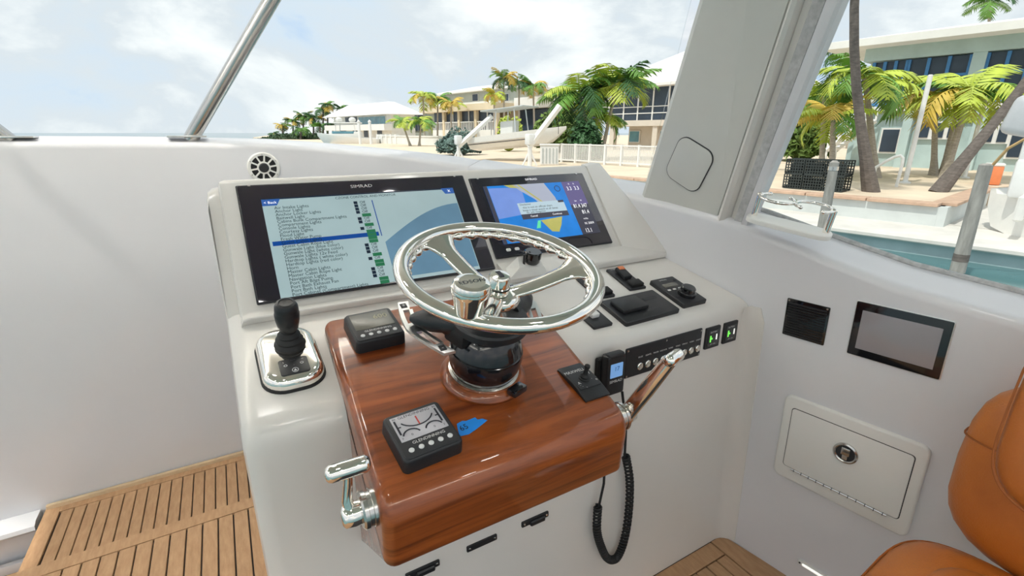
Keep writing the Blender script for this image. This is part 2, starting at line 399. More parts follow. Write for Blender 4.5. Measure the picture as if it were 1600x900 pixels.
# hardtop, with downlights added under it as soft fill for the cabin
ce = MB().bbox((-.42, .45, 2.27), (3.9, 4.1, .09), .03, 3); ce = struct(ce.build('ceiling', 'gelcoat_cream'))
for i, (x, y) in enumerate([(-1.3, 1.5), (-.2, 1.5), (.75, 1.3), (-1.3, .2), (-.2, .2), (.8, .2), (-.2, -.9), (.8, -.9), (-1.3, -.9)]):
    d = MB(); d.lathe([(.085, 0), (.085, -.012), (.070, -.016), (.066, -.008)], 20, T(x, y, 2.226), (True, True)); d.build('fill_downlight', 'alu', ce)
    ld = bpy.data.lights.new('fill_downlight', 'AREA'); ld.shape = 'DISK'; ld.size = .13; ld.energy = 1.0; ld.color = (1, .97, .93)
    lo = bpy.data.objects.new('fill_downlight_lamp', ld); COL.objects.link(lo); lo.location = (x, y, 2.205)

for (x, y, lx, ly) in ((-.55, 2.12, 3.0, .05), (-.42, -1.45, 3.4, .05), (-2.2, .3, .05, 3.2)):   # rails and upward lamps added to brighten the hardtop and its chrome reflections
    MB().bbox((x, y, 2.135), (lx, ly, .022), .004, 1).build('added_cove_rail', 'alu', ce)
    ld = bpy.data.lights.new('cove_fill_light', 'AREA'); ld.shape = 'RECTANGLE'; ld.size = lx*.97; ld.size_y = ly*.8; ld.energy = 24.0; ld.color = (1, .985, .98)
    lo = bpy.data.objects.new('cove_fill_lamp', ld); COL.objects.link(lo); lo.location = (x, y, 2.149); lo.rotation_euler = (pi, 0, 0)

# ================================================================ HELM CONSOLE
con = thing('helm_console', 'large white moulded helm console with a sloping dash and raised screen housing', 'console', T(0, 0, 0))
def xprof(pts, x0, x1, cap=True):
    mb = MB(); rs_ = []
    for k in (0, 1):
        rs_.append([((x0 if k == 0 else (x1(y, z) if callable(x1) else x1)), y, z) for y, z in pts])
    mb.rings(rs_); return mb
def fil(p0, c, p1, r, n=5):                                      # fillet a corner of a profile
    c = V(c); a = (V(p0)-c).normalized(); b = (V(p1)-c).normalized(); P_ = []
    for k in range(n+1):
        t = k/n; P_.append(tuple(c+a*r*(1-t)**2+b*r*t**2))
    return P_
def ypt(s, h=0): p = OD+sDv*s+nD*h; return (p.y, p.z)
def spt(v, h=0): p = OS+vS*v+nS*h; return (p.y, p.z)
a0 = (.862, .0); a1 = (.862, .913); a2 = ypt(.34); a3 = spt(.36, -.012); a4 = (1.80, 1.22)
pr = [(.862, .001)]+fil(a0, a1, a2, .042)+[ypt(.335), spt(.0, -.012)]+fil(spt(0, -.012), a3, a4, .035)+[(1.62, 1.20), (1.70, 1.0), (1.70, .001)]
def xw(y, z): return wallx(y, z)-.004 if z < 1.15 else wallx(y, 1.15)-.03
body = MB(); rs_ = []
ncol = [(-.002, 0.), (-.024, .006), (-.036, .016), (-.042, .034)]
# rounded port edge: insets the profile slightly towards the side
def inset(p, d):
    cy, cz = 1.28, .62
    y, z = p; return (y+d*(1 if y < cy else -1), z-d*(1 if z > .1 else 0))
for x, d in ((-.042, .030), (-.038, .012), (-.026, .003), (-.008, 0)):
    rs_.append([(x, *inset(p, d)) for p in pr])
rs_.append([(xw(y, z), y, z) for y, z in pr])
body.rings(rs_); body.build('console_body', 'gelcoat_warm', con)
cf = MB(); rs_ = []
for z in (.001, .45, .86, .905):
    xc, r_ = wallx(.862, z)-.003, (.045 if z < .9 else .030); yb = .862
    rs_.append([(xc+.004, yb, z), (xc+.004+r_*.15, yb-r_, z)]+[(xc+r_*.15*(1-k/6)-r_*(1-cos(pi/2*k/6)), yb-r_+r_*sin(pi/2*k/6), z) for k in range(7)])
cf.rings(rs_); cf.build('corner_fillet', 'gelcoat_warm', con, smooth=60)
# housing frame around the two displays
hb = MB()
q0 = ypt(.338, .001); q1 = ypt(.330, .022); q2 = spt(-.004, .012); q3 = spt(.362, .012); q4 = spt(.372, -.03)
hp = [spt(-.02, -.020), q0]+fil(q0, q1, q2, .010, 3)+fil(q1, spt(-.012, .006), q3, .006, 2)+fil(q2, q3, q4, .016, 4)+[q4, spt(.30, -.035)]
rs_ = []
for x, d in ((-.013, .014), (-.008, .004), (.004, 0)): rs_.append([(x, y+d*.3, z-d) for y, z in hp])
for x, d in ((1.150, 0), (1.160, .004)): rs_.append([(x, y+d*.3, z-d) for y, z in hp])
hb.rings(rs_); hb.build('display_housing', 'gelcoat_warm', con)
# starboard cheek: slopes from the display up to a rim, with the shelf in front
ck = MB()
A = [V((1.155, *spt(.0, .014))), V((1.155, *spt(.35, .014))), V((1.150, *spt(.372, .0)))]
B = [V((1.318, *ypt(.318, .024))), V((1.205, *spt(.36, .016))), V((1.195, *spt(.378, .0)))]
Bo = [V((1.332, *ypt(.318, .018))), V((1.222, *spt(.365, .012))), V((1.21, *spt(.38, -.004)))]
Bd = [p-V((0, 0, .06)) for p in Bo]; Ad = [p+V((0, .02, -.06)) for p in A]
ck.rings([[tuple(p) for p in r_] for r_ in (A, B, Bo, Bd, Ad, A)], closed=False, cap=(False, False))
ck.build('side_cheek', 'gelcoat_warm', con)
sh = MB()
shp = [ypt(.338, .001), ypt(.322, .003), ypt(.322, .022), spt(.022, .012), spt(.02, -.03)]
shp = [shp[0], shp[1]]+fil(shp[1], shp[2], shp[3], .008, 3)+[shp[3], shp[4]]
sh.rings([[(x, y, z) for y, z in shp] for x in (.668, 1.318)]+[[(1.330, y+.004, z-.005) for y, z in shp]]); sh.build('shelf', 'gelcoat_warm', con)

# ---------------------------------------------------------------- displays
def display(name, label, x0, x1, v0, v1, h):
    w, d = x1-x0, v1-v0
    t = thing(name, label, 'display', scr((x0+x1)/2, (v0+v1)/2, h))
    MB().slab(w+.006, d+.006, .003, .004, .001).build('edge_trim', 'charcoal', t)
    MB().slab(w, d, .0055, .004, .0012).build('bezel', 'bezel_glass', t)
    for sx_ in (-1, 1): MB().box((sx_*(w/2-.028), d/2-.0015, .0062), (.006, .003, .0012)).build('corner_clip', 'alu', t)
    return t, w, d
big, w, d = display('chartplotter_display', 'big dark display showing a pale blue list of lights and pumps', .028, .653, .008, .334, .012)
Z0 = .0058
sx0, sx1, sy0, sy1 = -w/2+.049, w/2-.047, -d/2+.003, d/2-.043
flat('screen', [R4(sx0, sy0, sx1, sy1)], 'scr_pale', big, Z0)
flat('header_bar', [R4(sx0, sy1-.004, sx1, sy1)], 'scr_dark', big, Z0+.0003)
xd = sx0+.275
arc = [(xd+.006, sy0+.01)]+[(xd+.006+(sx1-xd-.008)*k/14, sy0+.120+.105*sin(pi/2*k/14)) for k in range(15)]+[(sx1-.002, sy0+.01)]
flat('dial', [arc], 'scr_blue', big, Z0+.0003)
yhl = sy1-.030-10*((sy1-.030-(sy0+.004))/24)
flat('highlight_bar', [R4(sx0+.006, yhl-.0062, xd-.005, yhl+.0062)], 'scr_highlight', big, Z0+.0003)
flat('scroll_bar', [R4(xd, sy0+.14, xd+.0025, sy0+.255)], 'scr_highlight', big, Z0+.0003)
flat('tab', [[(sx0, sy1-.022), (sx0+.034, sy1-.022), (sx0+.044, sy1-.003), (sx0, sy1-.003)], [(sx1-.030, sy1-.020), (sx1, sy1-.020), (sx1, sy1), (sx1-.040, sy1)]], 'scr_tab', big, Z0+.0006)
items = ['Air Intake Lights', 'Anchor Light', 'Anchor Locker Lights', 'Baitwell Light', 'Cabins Bunk Compartment Lights', 'Compartment Lights', 'Console Lights', 'Courtesy Lights', 'Flood Light', 'Fresh Water Pump', 'Guest Cabin Lights', 'Guest Cabin Rope Light', 'Gunwale Light (blue color)', 'Gunwale Light (white color)', 'Gunwale Lights 12v Feed', 'Hardtop Lights ( white color)', 'Hardtop Lights (red color)', 'Horn', 'Master Cabin Lights', 'Master Cabin Rope Light', 'Navigation Lights', 'Port Aft Bilge Pump', 'Port Bath Exhaust Fan', 'Port Bath Lights', 'Port Cabinet (Compartment) Lights']
state = 'ooooGooGoGGGGoooGoGGoooGG'
yt = sy1-.030; dy = (yt-(sy0+.004))/(len(items)-1)
lines, offs, dk, gr = [], [], [], []
for i, t_ in enumerate(items):
    y = yt-dy*i; lines.append((t_, sx0+.026, y, .0125, 'LEFT'))
    if state[i] == 'o':
        offs.append(('Off', xd-.034, y, .0115, 'LEFT')); dk.append(R4(xd-.050, y-.0045, xd-.040, y+.0045))
    else: gr.append(R4(xd-.036, y-.0048, xd-.012, y+.0048))
lettering('menu_text', lines+offs+[('CZONE CONTROL AND MONITOR', .0, sy1-.012, .0105, 'CENTER')], 'scr_text', big, Z0+.0008)
flat('switch_icon', dk, 'scr_dark', big, Z0+.0004); flat('on_icon', gr, 'scr_green', big, Z0+.0004)
lettering('tab_text', [('< Back', sx0+.004, sy1-.013, .011, 'LEFT'), ('x', sx1-.016, sy1-.009, .018, 'CENTER')], 'scr_white', big, Z0+.0009)
lettering('logo', [('SIMRAD', -.005, d/2-.020, .014, 'CENTER', 0, 1.25)], 'print_white', big, Z0)

sm, w, d = display('chartplotter_display', 'smaller dark display showing a blue sea chart with a grey message box', .674, 1.120, .040, .322, .010)
def P2(pts): return [(-w/2+.036+u*(w-.068), -d/2+.040+v*(d-.072)) for u, v in pts]
flat('screen', [P2(R4(0, 0, .80, 1))], 'scr_sea', sm, Z0)
flat('shoal', [P2([(.04, .42), (.34, .47), (.36, .95), (.04, .96)])], 'scr_shoal', sm, Z0+.0002)
flat('land', [P2([(.28, 1), (.33, .9), (.45, .72), (.50, .6), (.57, .52), (.68, .50), (.67, .72), (.61, 1)])], 'scr_land', sm, Z0+.0003)
flat('road', [P2([(.33, .99), (.43, .8), (.53, .62), (.535, .64), (.44, .82), (.345, 1)])], 'scr_yellow', sm, Z0+.0005)
flat('island', [P2([(.43, .33), (.66, .36), (.62, .22), (.57, .10), (.50, .12)]), P2([(.20, 1), (.30, 1), (.34, .93), (.25, .95)])], 'scr_yellow', sm, Z0+.0003)
flat('reef', [P2([(.14, .02), (.18, .14), (.22, .16), (.21, .05), (.17, .0)]), P2([(.36, .2), (.40, .33), (.43, .33), (.40, .2)])], 'scr_lightgreen', sm, Z0+.0003)
flat('tool_bar', [P2(R4(0, .0, .035, 1))], 'scr_panel', sm, Z0+.0006)
flat('data_panel', [P2(R4(.80, 0, 1, .55))], 'scr_panel', sm, Z0+.0002); flat('data_panel', [P2(R4(.80, .55, 1, 1))], 'scr_panel_violet', sm, Z0+.0002)
flat('message_box', [P2(R4(.26, .46, .74, .66))], 'scr_dialog', sm, Z0+.0008); flat('message_bar', [P2(R4(.26, .37, .74, .46)), P2(R4(.68, .62, .74, .66))], 'scr_panel', sm, Z0+.0009)
def p2(u, v): return P2([(u, v)])[0]
lettering('message_text', [('Disclaimer', *p2(.28, .63), .010, 'LEFT'), ('this is not an official chart', *p2(.30, .575), .011, 'LEFT'), ('keep a visual watch at all times', *p2(.29, .525), .011, 'LEFT'), ('for safe navigation', *p2(.32, .485), .010, 'LEFT')], 'scr_text', sm, Z0+.0012)
lettering('panel_text', [('3.3  3.3', *p2(.90, .86), .022, 'CENTER', 0, .8), ('81.4 347', *p2(.90, .52), .022, 'CENTER', 0, .75), ('81.4', *p2(.93, .40), .022, 'CENTER', 0, .8), ('N 3009', *p2(.92, .19), .013, 'CENTER'), ('13.1', *p2(.88, .06), .022, 'CENTER', 0, .8), ('ft      ft', *p2(.90, .95), .009, 'CENTER'), ('kn      M', *p2(.90, .62), .009, 'CENTER'), ('volts', *p2(.90, .28), .010, 'CENTER'), ('Continue', *p2(.62, .415), .010, 'CENTER'), ('Cancel', *p2(.38, .415), .010, 'CENTER'), ('SIMRAD', 0, d/2-.015, .011, 'CENTER', 0, 1.25)], 'scr_white', sm, Z0+.0013)
for k in (0, 1): MB().slab(.016, .010, .0012, .004, .0004).build('button', 'print_white', sm, m=T(-w/2+.045+.030*k, -d/2+.020, Z0))
cr = MB(); cr.tube([(.011*cos(2*pi*k/16), .011*sin(2*pi*k/16), 0) for k in range(16)], .0012, 4, closed=True); cr.build('compass_icon', 'scr_panel', sm, m=T(*p2(.73, .88), Z0+.001))

# ---------------------------------------------------------------- varnished wooden helm pod
def poly_inset(p, d):
    n = len(p); out = []; area = sum(p[i][0]*p[(i+1) % n][1]-p[(i+1) % n][0]*p[i][1] for i in range(n)); sg_ = 1 if area > 0 else -1
    for i in range(n):
        a, b, c = V(p[i-1]), V(p[i]), V(p[(i+1) % n]); e1_ = (b-a); e2_ = (c-b)
        n1 = V((-e1_.y, e1_.x)).normalized()*sg_; n2 = V((-e2_.y, e2_.x)).normalized()*sg_; m_ = (n1+n2)
        m_ = m_.normalized()*(d/max(.45, m_.normalized().dot(n1))); out.append(tuple(b+m_))
    return out
pod = thing('helm_pod', 'glossy varnished wooden steering pod projecting from the white console', 'helm pod', T(0, 0, 0))
ft = ypt(-.262, .045); fb = (.612, .762); bk = (.8605, .604)
pp = [ypt(.244, .001), (ypt(.244, .045)[0], ypt(.244, .045)[1])]
pp = [ypt(.244, .0015)]+fil(ypt(.244, 0), ypt(.244, .045), ft, .016, 4)+fil(ypt(.2, .045), ft, fb, .050, 8)+fil(ft, fb, bk, .006, 2)+[bk, (.8605, .876), ypt(.012, .0015), ypt(.04, .0015)]
def podx(y, side):
    k = (y-.60)/(.50)
    return (.128+.018*k) if side < 0 else (.617+.046*k)
pb = MB(); rs_ = []
rad = .020
steps = [(rad*(1-sin(pi/2*k/5)), rad*(1-cos(pi/2*k/5))) for k in range(6)]      # (inset, x offset) from the side face
def podring(ins, xo, side):
    q = poly_inset(pp, ins)
    out = []
    for (y, z), (y0, z0) in zip(q, pp):
        hidden = z0 < .9 and y0 > .85 or abs((V((0, y0, z0))-OD).dot(nD)) < .003
        yy, zz_ = (y0, z0) if hidden else (y, z)
        out.append((podx(yy, side)-side*xo, yy, zz_))
    return out
for k in range(6):
    ang = pi/2*k/5; rs_.append(podring(rad*(1-sin(ang)), rad*(1-cos(ang)), -1))
for k in range(5, -1, -1):
    ang = pi/2*k/5; rs_.append(podring(rad*(1-sin(ang)), rad*(1-cos(ang)), 1))
pb.rings(rs_); pb.build('pod_body', 'varnished_wood', pod, smooth=50)
TOP = .0452

# ---------------------------------------------------------------- gauges on the pod
def gauge(label, x, s, rz, kind):
    t = thing('engine_gauge', label, 'gauge', dash(x, s, TOP, rz))
    MB().slab(.106, .106, .028, .010, .005, taper=.06).build('case', 'black_plastic', t)
    MB().slab(.097, .097, .0022, .007, .001).build('face', 'charcoal', t, m=T(0, 0, .0272))
    lcd = 'lcd_grey' if kind == 'rpm' else 'lcd_lilac'
    MB().slab(.084, .056, .0012, .001, .0004).build('lcd', lcd, t, m=T(0, .014, .029))
    for i in range(5):
        MB().lathe([(.0046, 0), (.0046, .0012), (.003, .0022)], 14, T(-.034+.017*i, -.034, .0293)).build('button', 'print_white', t)
    lettering('brand_text', [('GLENDINNING', .002, -.0212, .0085, 'CENTER')], 'print_white', t, .0297)
    if kind == 'rpm':
        lettering('digits', [('600', .020, .022, .021, 'CENTER')], 'lcd_digit', t, .0304)
    else:
        a = MB(); a.tube([(.030*cos(k), .032+.022*sin(k), .0304) for k in [pi*1.12+pi*.76*i/12 for i in range(13)]], .0013, 4); a.build('dial_arc', 'ink', t)
        for sgn in (-1, 1):
            a = MB(); a.tube([(sgn*.020+.015*cos(k), -.006+.013*sin(k), .0304) for k in [pi*.08+pi*.84*i/10 for i in range(11)]], .0014, 4); a.build('dial_arc', 'ink', t)
            a = MB(); a.box((sgn*.037, .017, .0304), (.0032, .032, .0006)).box((sgn*.034, .017, .0304), (.006, .002, .0006)); a.build('bar', 'ink', t, smooth=0)
        MB().box((0, .020, .0306), (.0022, .020, .0006)).build('needle', 'lcd_red', t, smooth=0)
        lettering('lcd_text', [('GLENDINNING', 0, .037, .0085, 'CENTER'), ('80', -.036, .037, .006, 'CENTER'), ('80', .037, .037, .006, 'CENTER'), ('0', .020, -.005, .007, 'CENTER'), ('0', -.020, -.005, .007, 'CENTER'), ('F', -.037, -.008, .006, 'CENTER'), ('F', .037, -.008, .006, 'CENTER')], 'ink', t, .0303)
gauge('square black gauge reading 600 at the top left of the wooden pod', .234, .155, 2, 'rpm')
gauge('square black gauge with three dial arcs near the front of the wooden pod', .226, -.160, 4, 'sync')

# blue tape with handwritten number
tp = thing('tape_strip', 'torn piece of blue tape with 65 written on it beside the lower gauge', 'tape', dash(.318, -.160, TOP))
MB().prism([(-.029, -.016), (-.012, -.018), (.006, -.012), (.033, -.001), (.026, .006), (.017, .007), (.015, .014), (-.004, .012), (-.010, .015), (-.022, .012), (-.025, .002)], .0002, .0006).build('strip', 'blue_tape', tp, smooth=0)
lettering('handwriting', [('65', -.014, -.001, .017, 'CENTER', 8)], 'ink', tp, .0008)

# thruster panel
th = thing('thruster_control', 'black arched thruster panel with a small toggle stick on the right of the wooden pod', 'control panel', dash(.584, -.142, TOP))
mb = MB(); rs_ = []
for k in range(13):
    y = -.051+.102*k/12; e_ = .0045*cos(pi*(k-6)/13); bow = .006*(1-((k-6)/6)**2)
    rs_.append([(-.031, y, 0), (-.031, y, .002+e_+bow*.3), (-.028, y, .004+e_+bow*.3), (.028, y, .004+e_+bow*.3), (.031, y, .002+e_+bow*.3), (.031, y, 0)])
mb.rings(rs_); mb.build('panel', 'black_plastic', th)
MB().slab(.054, .058, .0012, .002, .0005).build('label_plate', 'charcoal', th, m=T(0, .004, .0092))
MB().lathe([(.012, 0), (.012, .002), (.009, .004), (.010, .007), (.007, .009), (.005, .012), (.0045, .026), (.0062, .030), (.0055, .034), (.002, .036)], 16, T(.002, .002, .0098)).build('toggle_stick', 'rubber', th)
lettering('marking', [('MAXWELL', -.006, .026, .011, 'CENTER'), ('A', -.018, -.008, .010, 'CENTER'), ('Y', .021, .012, .010, 'CENTER'), ('. .  -', -.013, -.018, .010, 'CENTER', -50), ('. .  =', .020, -.006, .010, 'CENTER', -50)], 'print_white', th, .0106)

# ---------------------------------------------------------------- steering column
ax = (.398, -.047)
colm = thing('steering_column', 'black ball-shaped tilt steering column in a wooden collar on the pod', 'steering column', dash(*ax, TOP))
MB().ring([(.086, 0), (.087, .006), (.083, .013), (.076, .018), (.070, .018), (.069, .002)], 48).build('collar_ring', 'varnished_wood', colm)
MB().ring([(.071, .001), (.071, .021), (.066, .023), (.066, .004)], 48).build('chrome_ring', 'steel', colm)
prof = [(.058, .004), (.064, .020), (.070, .036), (.073, .054), (.0735, .066), (.072, .074), (.070, .075), (.071, .078), (.066, .094), (.058, .108), (.050, .117), (.044, .122), (.044, .130)]
MB().lathe(prof, 48).build('ball', 'black_ball', colm)
MB().lathe([(.046, .118), (.066, .124), (.074, .131), (.074, .143), (.071, .147), (.045, .149)], 40).build('flange', 'black_plastic', colm)
for k in range(3): MB().box((.055, 0, .1485), (.036, .0015, .001), RZ(30+60*k)).build('flange_seam', 'rubber', colm)
MB().lathe([(.034, .147), (.030, .158), (.024, .170), (.022, .205)], 24).build('shaft', 'steel', colm)
MB().bbox((0, 0, 0), (.036, .022, .014), .003, 2).build('release_tab', 'black_gloss', colm, m=T(.030, -.083, .022) @ RZ(18) @ RX(-10))
def paddle(sg_):
    tip = V((-.132*sg_, .070, .124)); rt = V((-.045*sg_, .010, .134)); d_ = (tip-rt)
    mb = MB(); mb.tube([rt, rt+d_*.35, rt+d_*.40, rt+d_*.62, rt+d_*.66, rt+d_*.90, rt+d_*1.0], [.026, .026, .023, .023, .022, .013, .006], 16); mb.build('stalk', 'black_plastic', colm)
    mb = MB(); mb.bbox((0, 0, 0), (.030, .05, .034), .006, 2); mb.build('switch_body', 'rubber', colm, m=T(-.062*sg_, .002, .116) @ RZ(20*sg_))
    pd = MB()
    outer = [(-(.132+.012*(1-((k-6)/6)**2))*sg_+(.026*sg_)*((k-6)/6 < 0)*((6-k)/6), -.035+.180*k/12) for k in range(13)]
    def strip(xo, wd, k0, k1):
        pts = [(outer[k][0]+xo*sg_, outer[k][1]) for k in range(k0, k1+1)]
        return pts+[(x+wd*sg_, y) for x, y in reversed(pts)]
    zz0, zz1 = .106, .112
    pd.prism(strip(0, .008, 0, 12), zz0, zz1); pd.prism(strip(.020, .007, 2, 10), zz0, zz1)
    for k0, k1 in ((0, 2), (10, 12)): pd.prism(strip(.007, .015, k0, k1), zz0, zz1)
    pd.prism(strip(.007, .015, 5, 7), zz0, zz1)
    po = pd.build('paddle', 'alu', colm, smooth=0)
    for k, t_ in ((1, '-'), (11, '+')):
        x, y = outer[k]; MB().box((x+.011*sg_, y, zz1+.0005), (.012, .014, .001)).build('mark_plate', 'charcoal', po, smooth=0)
        lettering('mark', [(t_, x+.011*sg_, y, .014, 'CENTER')], 'print_white', colm, zz1+.0013)
paddle(1); paddle(-1)

# ---------------------------------------------------------------- steering wheel
whl = thing('steering_wheel', 'chrome three-spoke steering wheel with a spinner knob on its rim', 'steering wheel', dash(.400, -.057, .298))
RM = .172
NR = 96
mb = MB(); rs_ = []
for i in range(NR+1):
    a = 2*pi*i/NR; rs_.append([((RM+.0135*cos(b))*cos(a), (RM+.0135*cos(b))*sin(a), .0115*sin(b)) for b in [2*pi*j/16 for j in range(16)]])
mb.rings(rs_, True, (False, False)); mb.build('rim', 'chrome', whl, smooth=80)
mb = MB(); rs_ = []
NG = 288
for i in range(NG+1):
    a = 2*pi*i/NG; rr_ = .0075+.0022*sin(a*36); rs_.append([((RM-.010+rr_*cos(b))*cos(a), (RM-.010+rr_*cos(b))*sin(a), -.011+rr_*sin(b)) for b in [2*pi*j/10 for j in range(10)]])
mb.rings(rs_, True, (False, False)); mb.build('finger_grip', 'chrome', whl, smooth=80)
for ang in (112, -8, -128):
    mb = MB(); rs_ = []
    for k in range(15):
        t = k/14; r = .020+.146*t; h = -.052+.050*(t**1.5); wd = .017+.004*t+.030*max(0, t-.72)**1.4/.28**1.4; tk = .0065+.003*sin(pi*t)
        sl = 0
        rs_.append([(r, wd*cos(b), h+tk*sin(b)) for b in [2*pi*j/14 for j in range(14)]])
    mb.rings(rs_, m=RZ(ang)); mb.build('spoke', 'chrome', whl, smooth=80)
MB().lathe([(.040, -.066), (.043, -.058), (.040, -.050), (.030, -.046), (.018, -.044)], 32).build('hub', 'chrome', whl, smooth=60)
hn = MB().lathe([(.021, -.046), (.021, -.034), (.0195, -.033), (.0195, -.016), (.017, -.012), (.006, -.010)], 28).build('hub_nut', 'chrome', whl)
MB().lathe([(.0216, -.037), (.0216, -.034)], 28).build('seal_ring', 'rubber', hn)
MB().slab(.009, .020, .0008, .001, .0002, m=T(0, 0, -.0105)).build('hub_badge', 'ink', hn)
ka = radians(-135); kx, ky = .164*cos(ka), .164*sin(ka)
kn = MB().lathe([(.012, -.004), (.020, .006), (.0215, .010), (.0275, .040), (.030, .046), (.029, .050), (.028, .0505), (.028, .053), (.0255, .0585), (.0195, .0605), (.0190, .0600), (.006, .0600)], 36, T(kx, ky, 0)).build('spinner_knob', 'chrome', whl, smooth=40)
b_ = lettering('knob_badge', [('EDSON', kx, ky, .011, 'CENTER', 0, 1.15)], 'ink', kn, .0607)

# ---------------------------------------------------------------- levers either side of the pod
def lever(label, side):
    t = thing('control_lever', label, 'lever', T(0, 0, 0))
    y, z = .655, .854; xs = podx(y, side)
    hubm = frame((xs, y, z), (0, 1, 0), (0, 0, 1), (side, 0, 0)) if side > 0 else frame((xs, y, z), (0, -1, 0), (0, 0, 1), (side, 0, 0))
    MB().lathe([(.030, 0), (.030, .006), (.028, .007), (.028, .013), (.030, .014), (.030, .020), (.026, .023)], 28, hubm).build('hub_plate', 'steel', t)
    MB().lathe([(.019, .022), (.020, .034), (.018, .048), (.012, .052)], 24, hubm).build('hub_cap', 'chrome', t, smooth=50)
    return t, xs, y, z
lv, xs, y, z = lever('chrome control lever with a long handle on the left side of the wooden pod', -1)
mb = MB(); mb.tube([(xs-.036, y, z), (xs-.040, y+.004, z+.026), (xs-.036, y+.002, z+.055), (xs-.034, y, z+.076)], [.014, .012, .010, .009], 14, flat=.7); mb.build('arm', 'chrome', lv)
a_, b_ = V((xs-.002, y-.004, z+.085)), V((xs-.066, y-.002, z+.084)); d_ = (b_-a_)
mb = MB(); mb.tube([a_+d_*k for k in (-.02, 0, .04, .12, .88, .96, 1, 1.02)], [.003, .008, .0115, .014, .014, .0115, .008, .003], 18); mb.build('handle', 'chrome', lv, smooth=60)
lv, xs, y, z = lever('chrome control lever tilted forward on the right side of the wooden pod', 1)
e0, e1p = V((xs+.030, y-.004, z+.004)), V((xs+.048, .598, 1.000))
e1p = on(1047, 563, (1, 0, 0), (xs+.05, 0, 0))
mb = MB(); mb.tube([e0, e0.lerp(e1p, .5), e1p], [.0085, .0082, .0068], 14, flat=2.0); mb.build('arm', 'chrome', lv)
d_ = V((.034, .006, .004))
mb = MB(); mb.tube([e1p+d_*k for k in (-.32, -.28, -.15, 0, .75, .92, 1.0, 1.03)], [.003, .009, .0118, .0125, .0125, .0110, .008, .003], 18); mb.build('handle', 'chrome', lv, smooth=60)

# black brackets low on the console face
for i, (x, lb) in enumerate([(.262, 'left of three black slotted strips under the wooden pod'), (.414, 'middle of three black slotted strips under the wooden pod'), (.568, 'right of three black slotted strips under the wooden pod')]):
    t = thing('mounting_strip', lb, 'bracket', face(x, .459, -.002), 'strips under the pod')
    MB().slab(.082, .017, .006, .003, .001).build('strip', 'black_plastic', t)
    if i != 1: MB().bbox((.006, -.005, .006), (.045, .016, .012), .003, 1).build('catch', 'black_plastic', t)
    for sx_ in (-1, 1): MB().lathe([(.0035, .0055), (.0035, .0068), (.002, .0075)], 10, T(sx_*.034, 0, 0)).build('screw', 'steel', t)

# ---------------------------------------------------------------- joystick
js = thing('joystick_control', 'black joystick on a polished chrome base left of the wooden pod', 'joystick', dash(.064, .178, 0, 1))
MB().slab(.121, .190, .004, .046, .001, n=8).build('gasket', 'rubber', js)
MB().slab(.115, .183, .026, .043, .016, n=8, base=.003).build('base', 'chrome', js, smooth=60)
MB().lathe([(.029, 0), (.031, .006), (.026, .014), (.027, .018), (.021, .026), (.022, .030), (.016, .038), (.016, .046), (.012, .052)], 28, T(.006, .018, .028)).build('boot', 'rubber', js)
MB().lathe([(.013, .046), (.019, .054), (.0225, .074), (.0235, .090), (.022, .094), (.0225, .097), (.0215, .108), (.018, .115), (.013, .117), (.012, .1155), (.003, .1150)], 30, T(.006, .012, .028) @ RX(4)).build('knob', 'black_plastic', js)
kp = MB().slab(.054, .048, .0025, .006, .0008).build('key_pad', 'black_plastic', js, m=T(.002, -.052, .0285))
for sx_ in (-1, 1):
    mb = MB(); mb.tube([(sx_*.015+.0028*cos(2*pi*k/12), .004+.0028*sin(2*pi*k/12), .0028) for k in range(12)], .0007, 4, closed=True); mb.build('ring_mark', 'print_white', kp)
mb = MB(); mb.tube([(.0055*cos(2*pi*k/12), -.014+.0065*sin(2*pi*k/12), .0028) for k in range(12)], .0007, 4, closed=True); mb.build('ring_mark', 'print_white', kp)
MB().prism([(-.003, -.017), (.003, -.017), (.0, -.010)], .0025, .003).build('arrow_mark', 'print_white', kp, smooth=0)
lettering('key_text', [('I', -.018, .014, .007, 'CENTER'), ('=', .018, .016, .008, 'CENTER'), ('-', 0, .002, .006, 'CENTER'), ('. . .', 0, .019, .006, 'CENTER')], 'print_white', kp, .0028)

# ---------------------------------------------------------------- dash instruments
def switch(label, x, s, rz):
    t = thing('rocker_switch_panel', label, 'switch panel', dash(x, s, 0, rz))
    MB().slab(.064, .126, .007, .004, .002).build('plate', 'black_plastic', t)
    MB().bbox((0, .018, .013), (.030, .052, .014), .003, 2, m=RX(6)).build('rocker', 'charcoal', t)
    MB().bbox((.002, .036, .0205), (.022, .016, .004), .0015, 1, m=RX(6)).build('key', 'orange_key', t)
    MB().bbox((.004, -.040, .011), (.046, .030, .012), .003, 2).build('lower_cover', 'rubber', t)
    lettering('legend', [('STBD TRIM', 0, .055, .008, 'CENTER')], 'print_white', t, .0074)
switch('black switch panel with an orange-tipped rocker behind the flap box', 1.045, .240, -3)
switch('black switch panel with an orange-tipped rocker seen through the wheel rim', .914, .232, -3)
bx = thing('storage_box', 'wide flat black box with a raised flap on the right dash', 'box', dash(.970, .092, 0, 1))
MB().slab(.206, .114, .013, .006, .003).build('case', 'black_plastic', bx)
MB().bbox((-.038, .006, .019), (.094, .060, .013), .004, 2, m=RX(-3)).build('flap', 'black_plastic', bx)
MB().box((.055, .02, .0133), (.05, .012, .0006)).build('recess_mark', 'charcoal', bx, smooth=0)
s2 = thing('toggle_panel', 'small black square panel beside the wheel rim', 'switch panel', dash(.806, .086, 0, 0))
MB().slab(.064, .068, .008, .004, .002).build('plate', 'black_plastic', s2)
MB().bbox((0, .012, .013), (.026, .022, .014), .004, 2).build('toggle', 'print_white', s2)
apc = thing('autopilot_controller', 'black autopilot control head with a rotary knob at the far right of the dash', 'control panel', dash(1.152, .122, 0, 0))
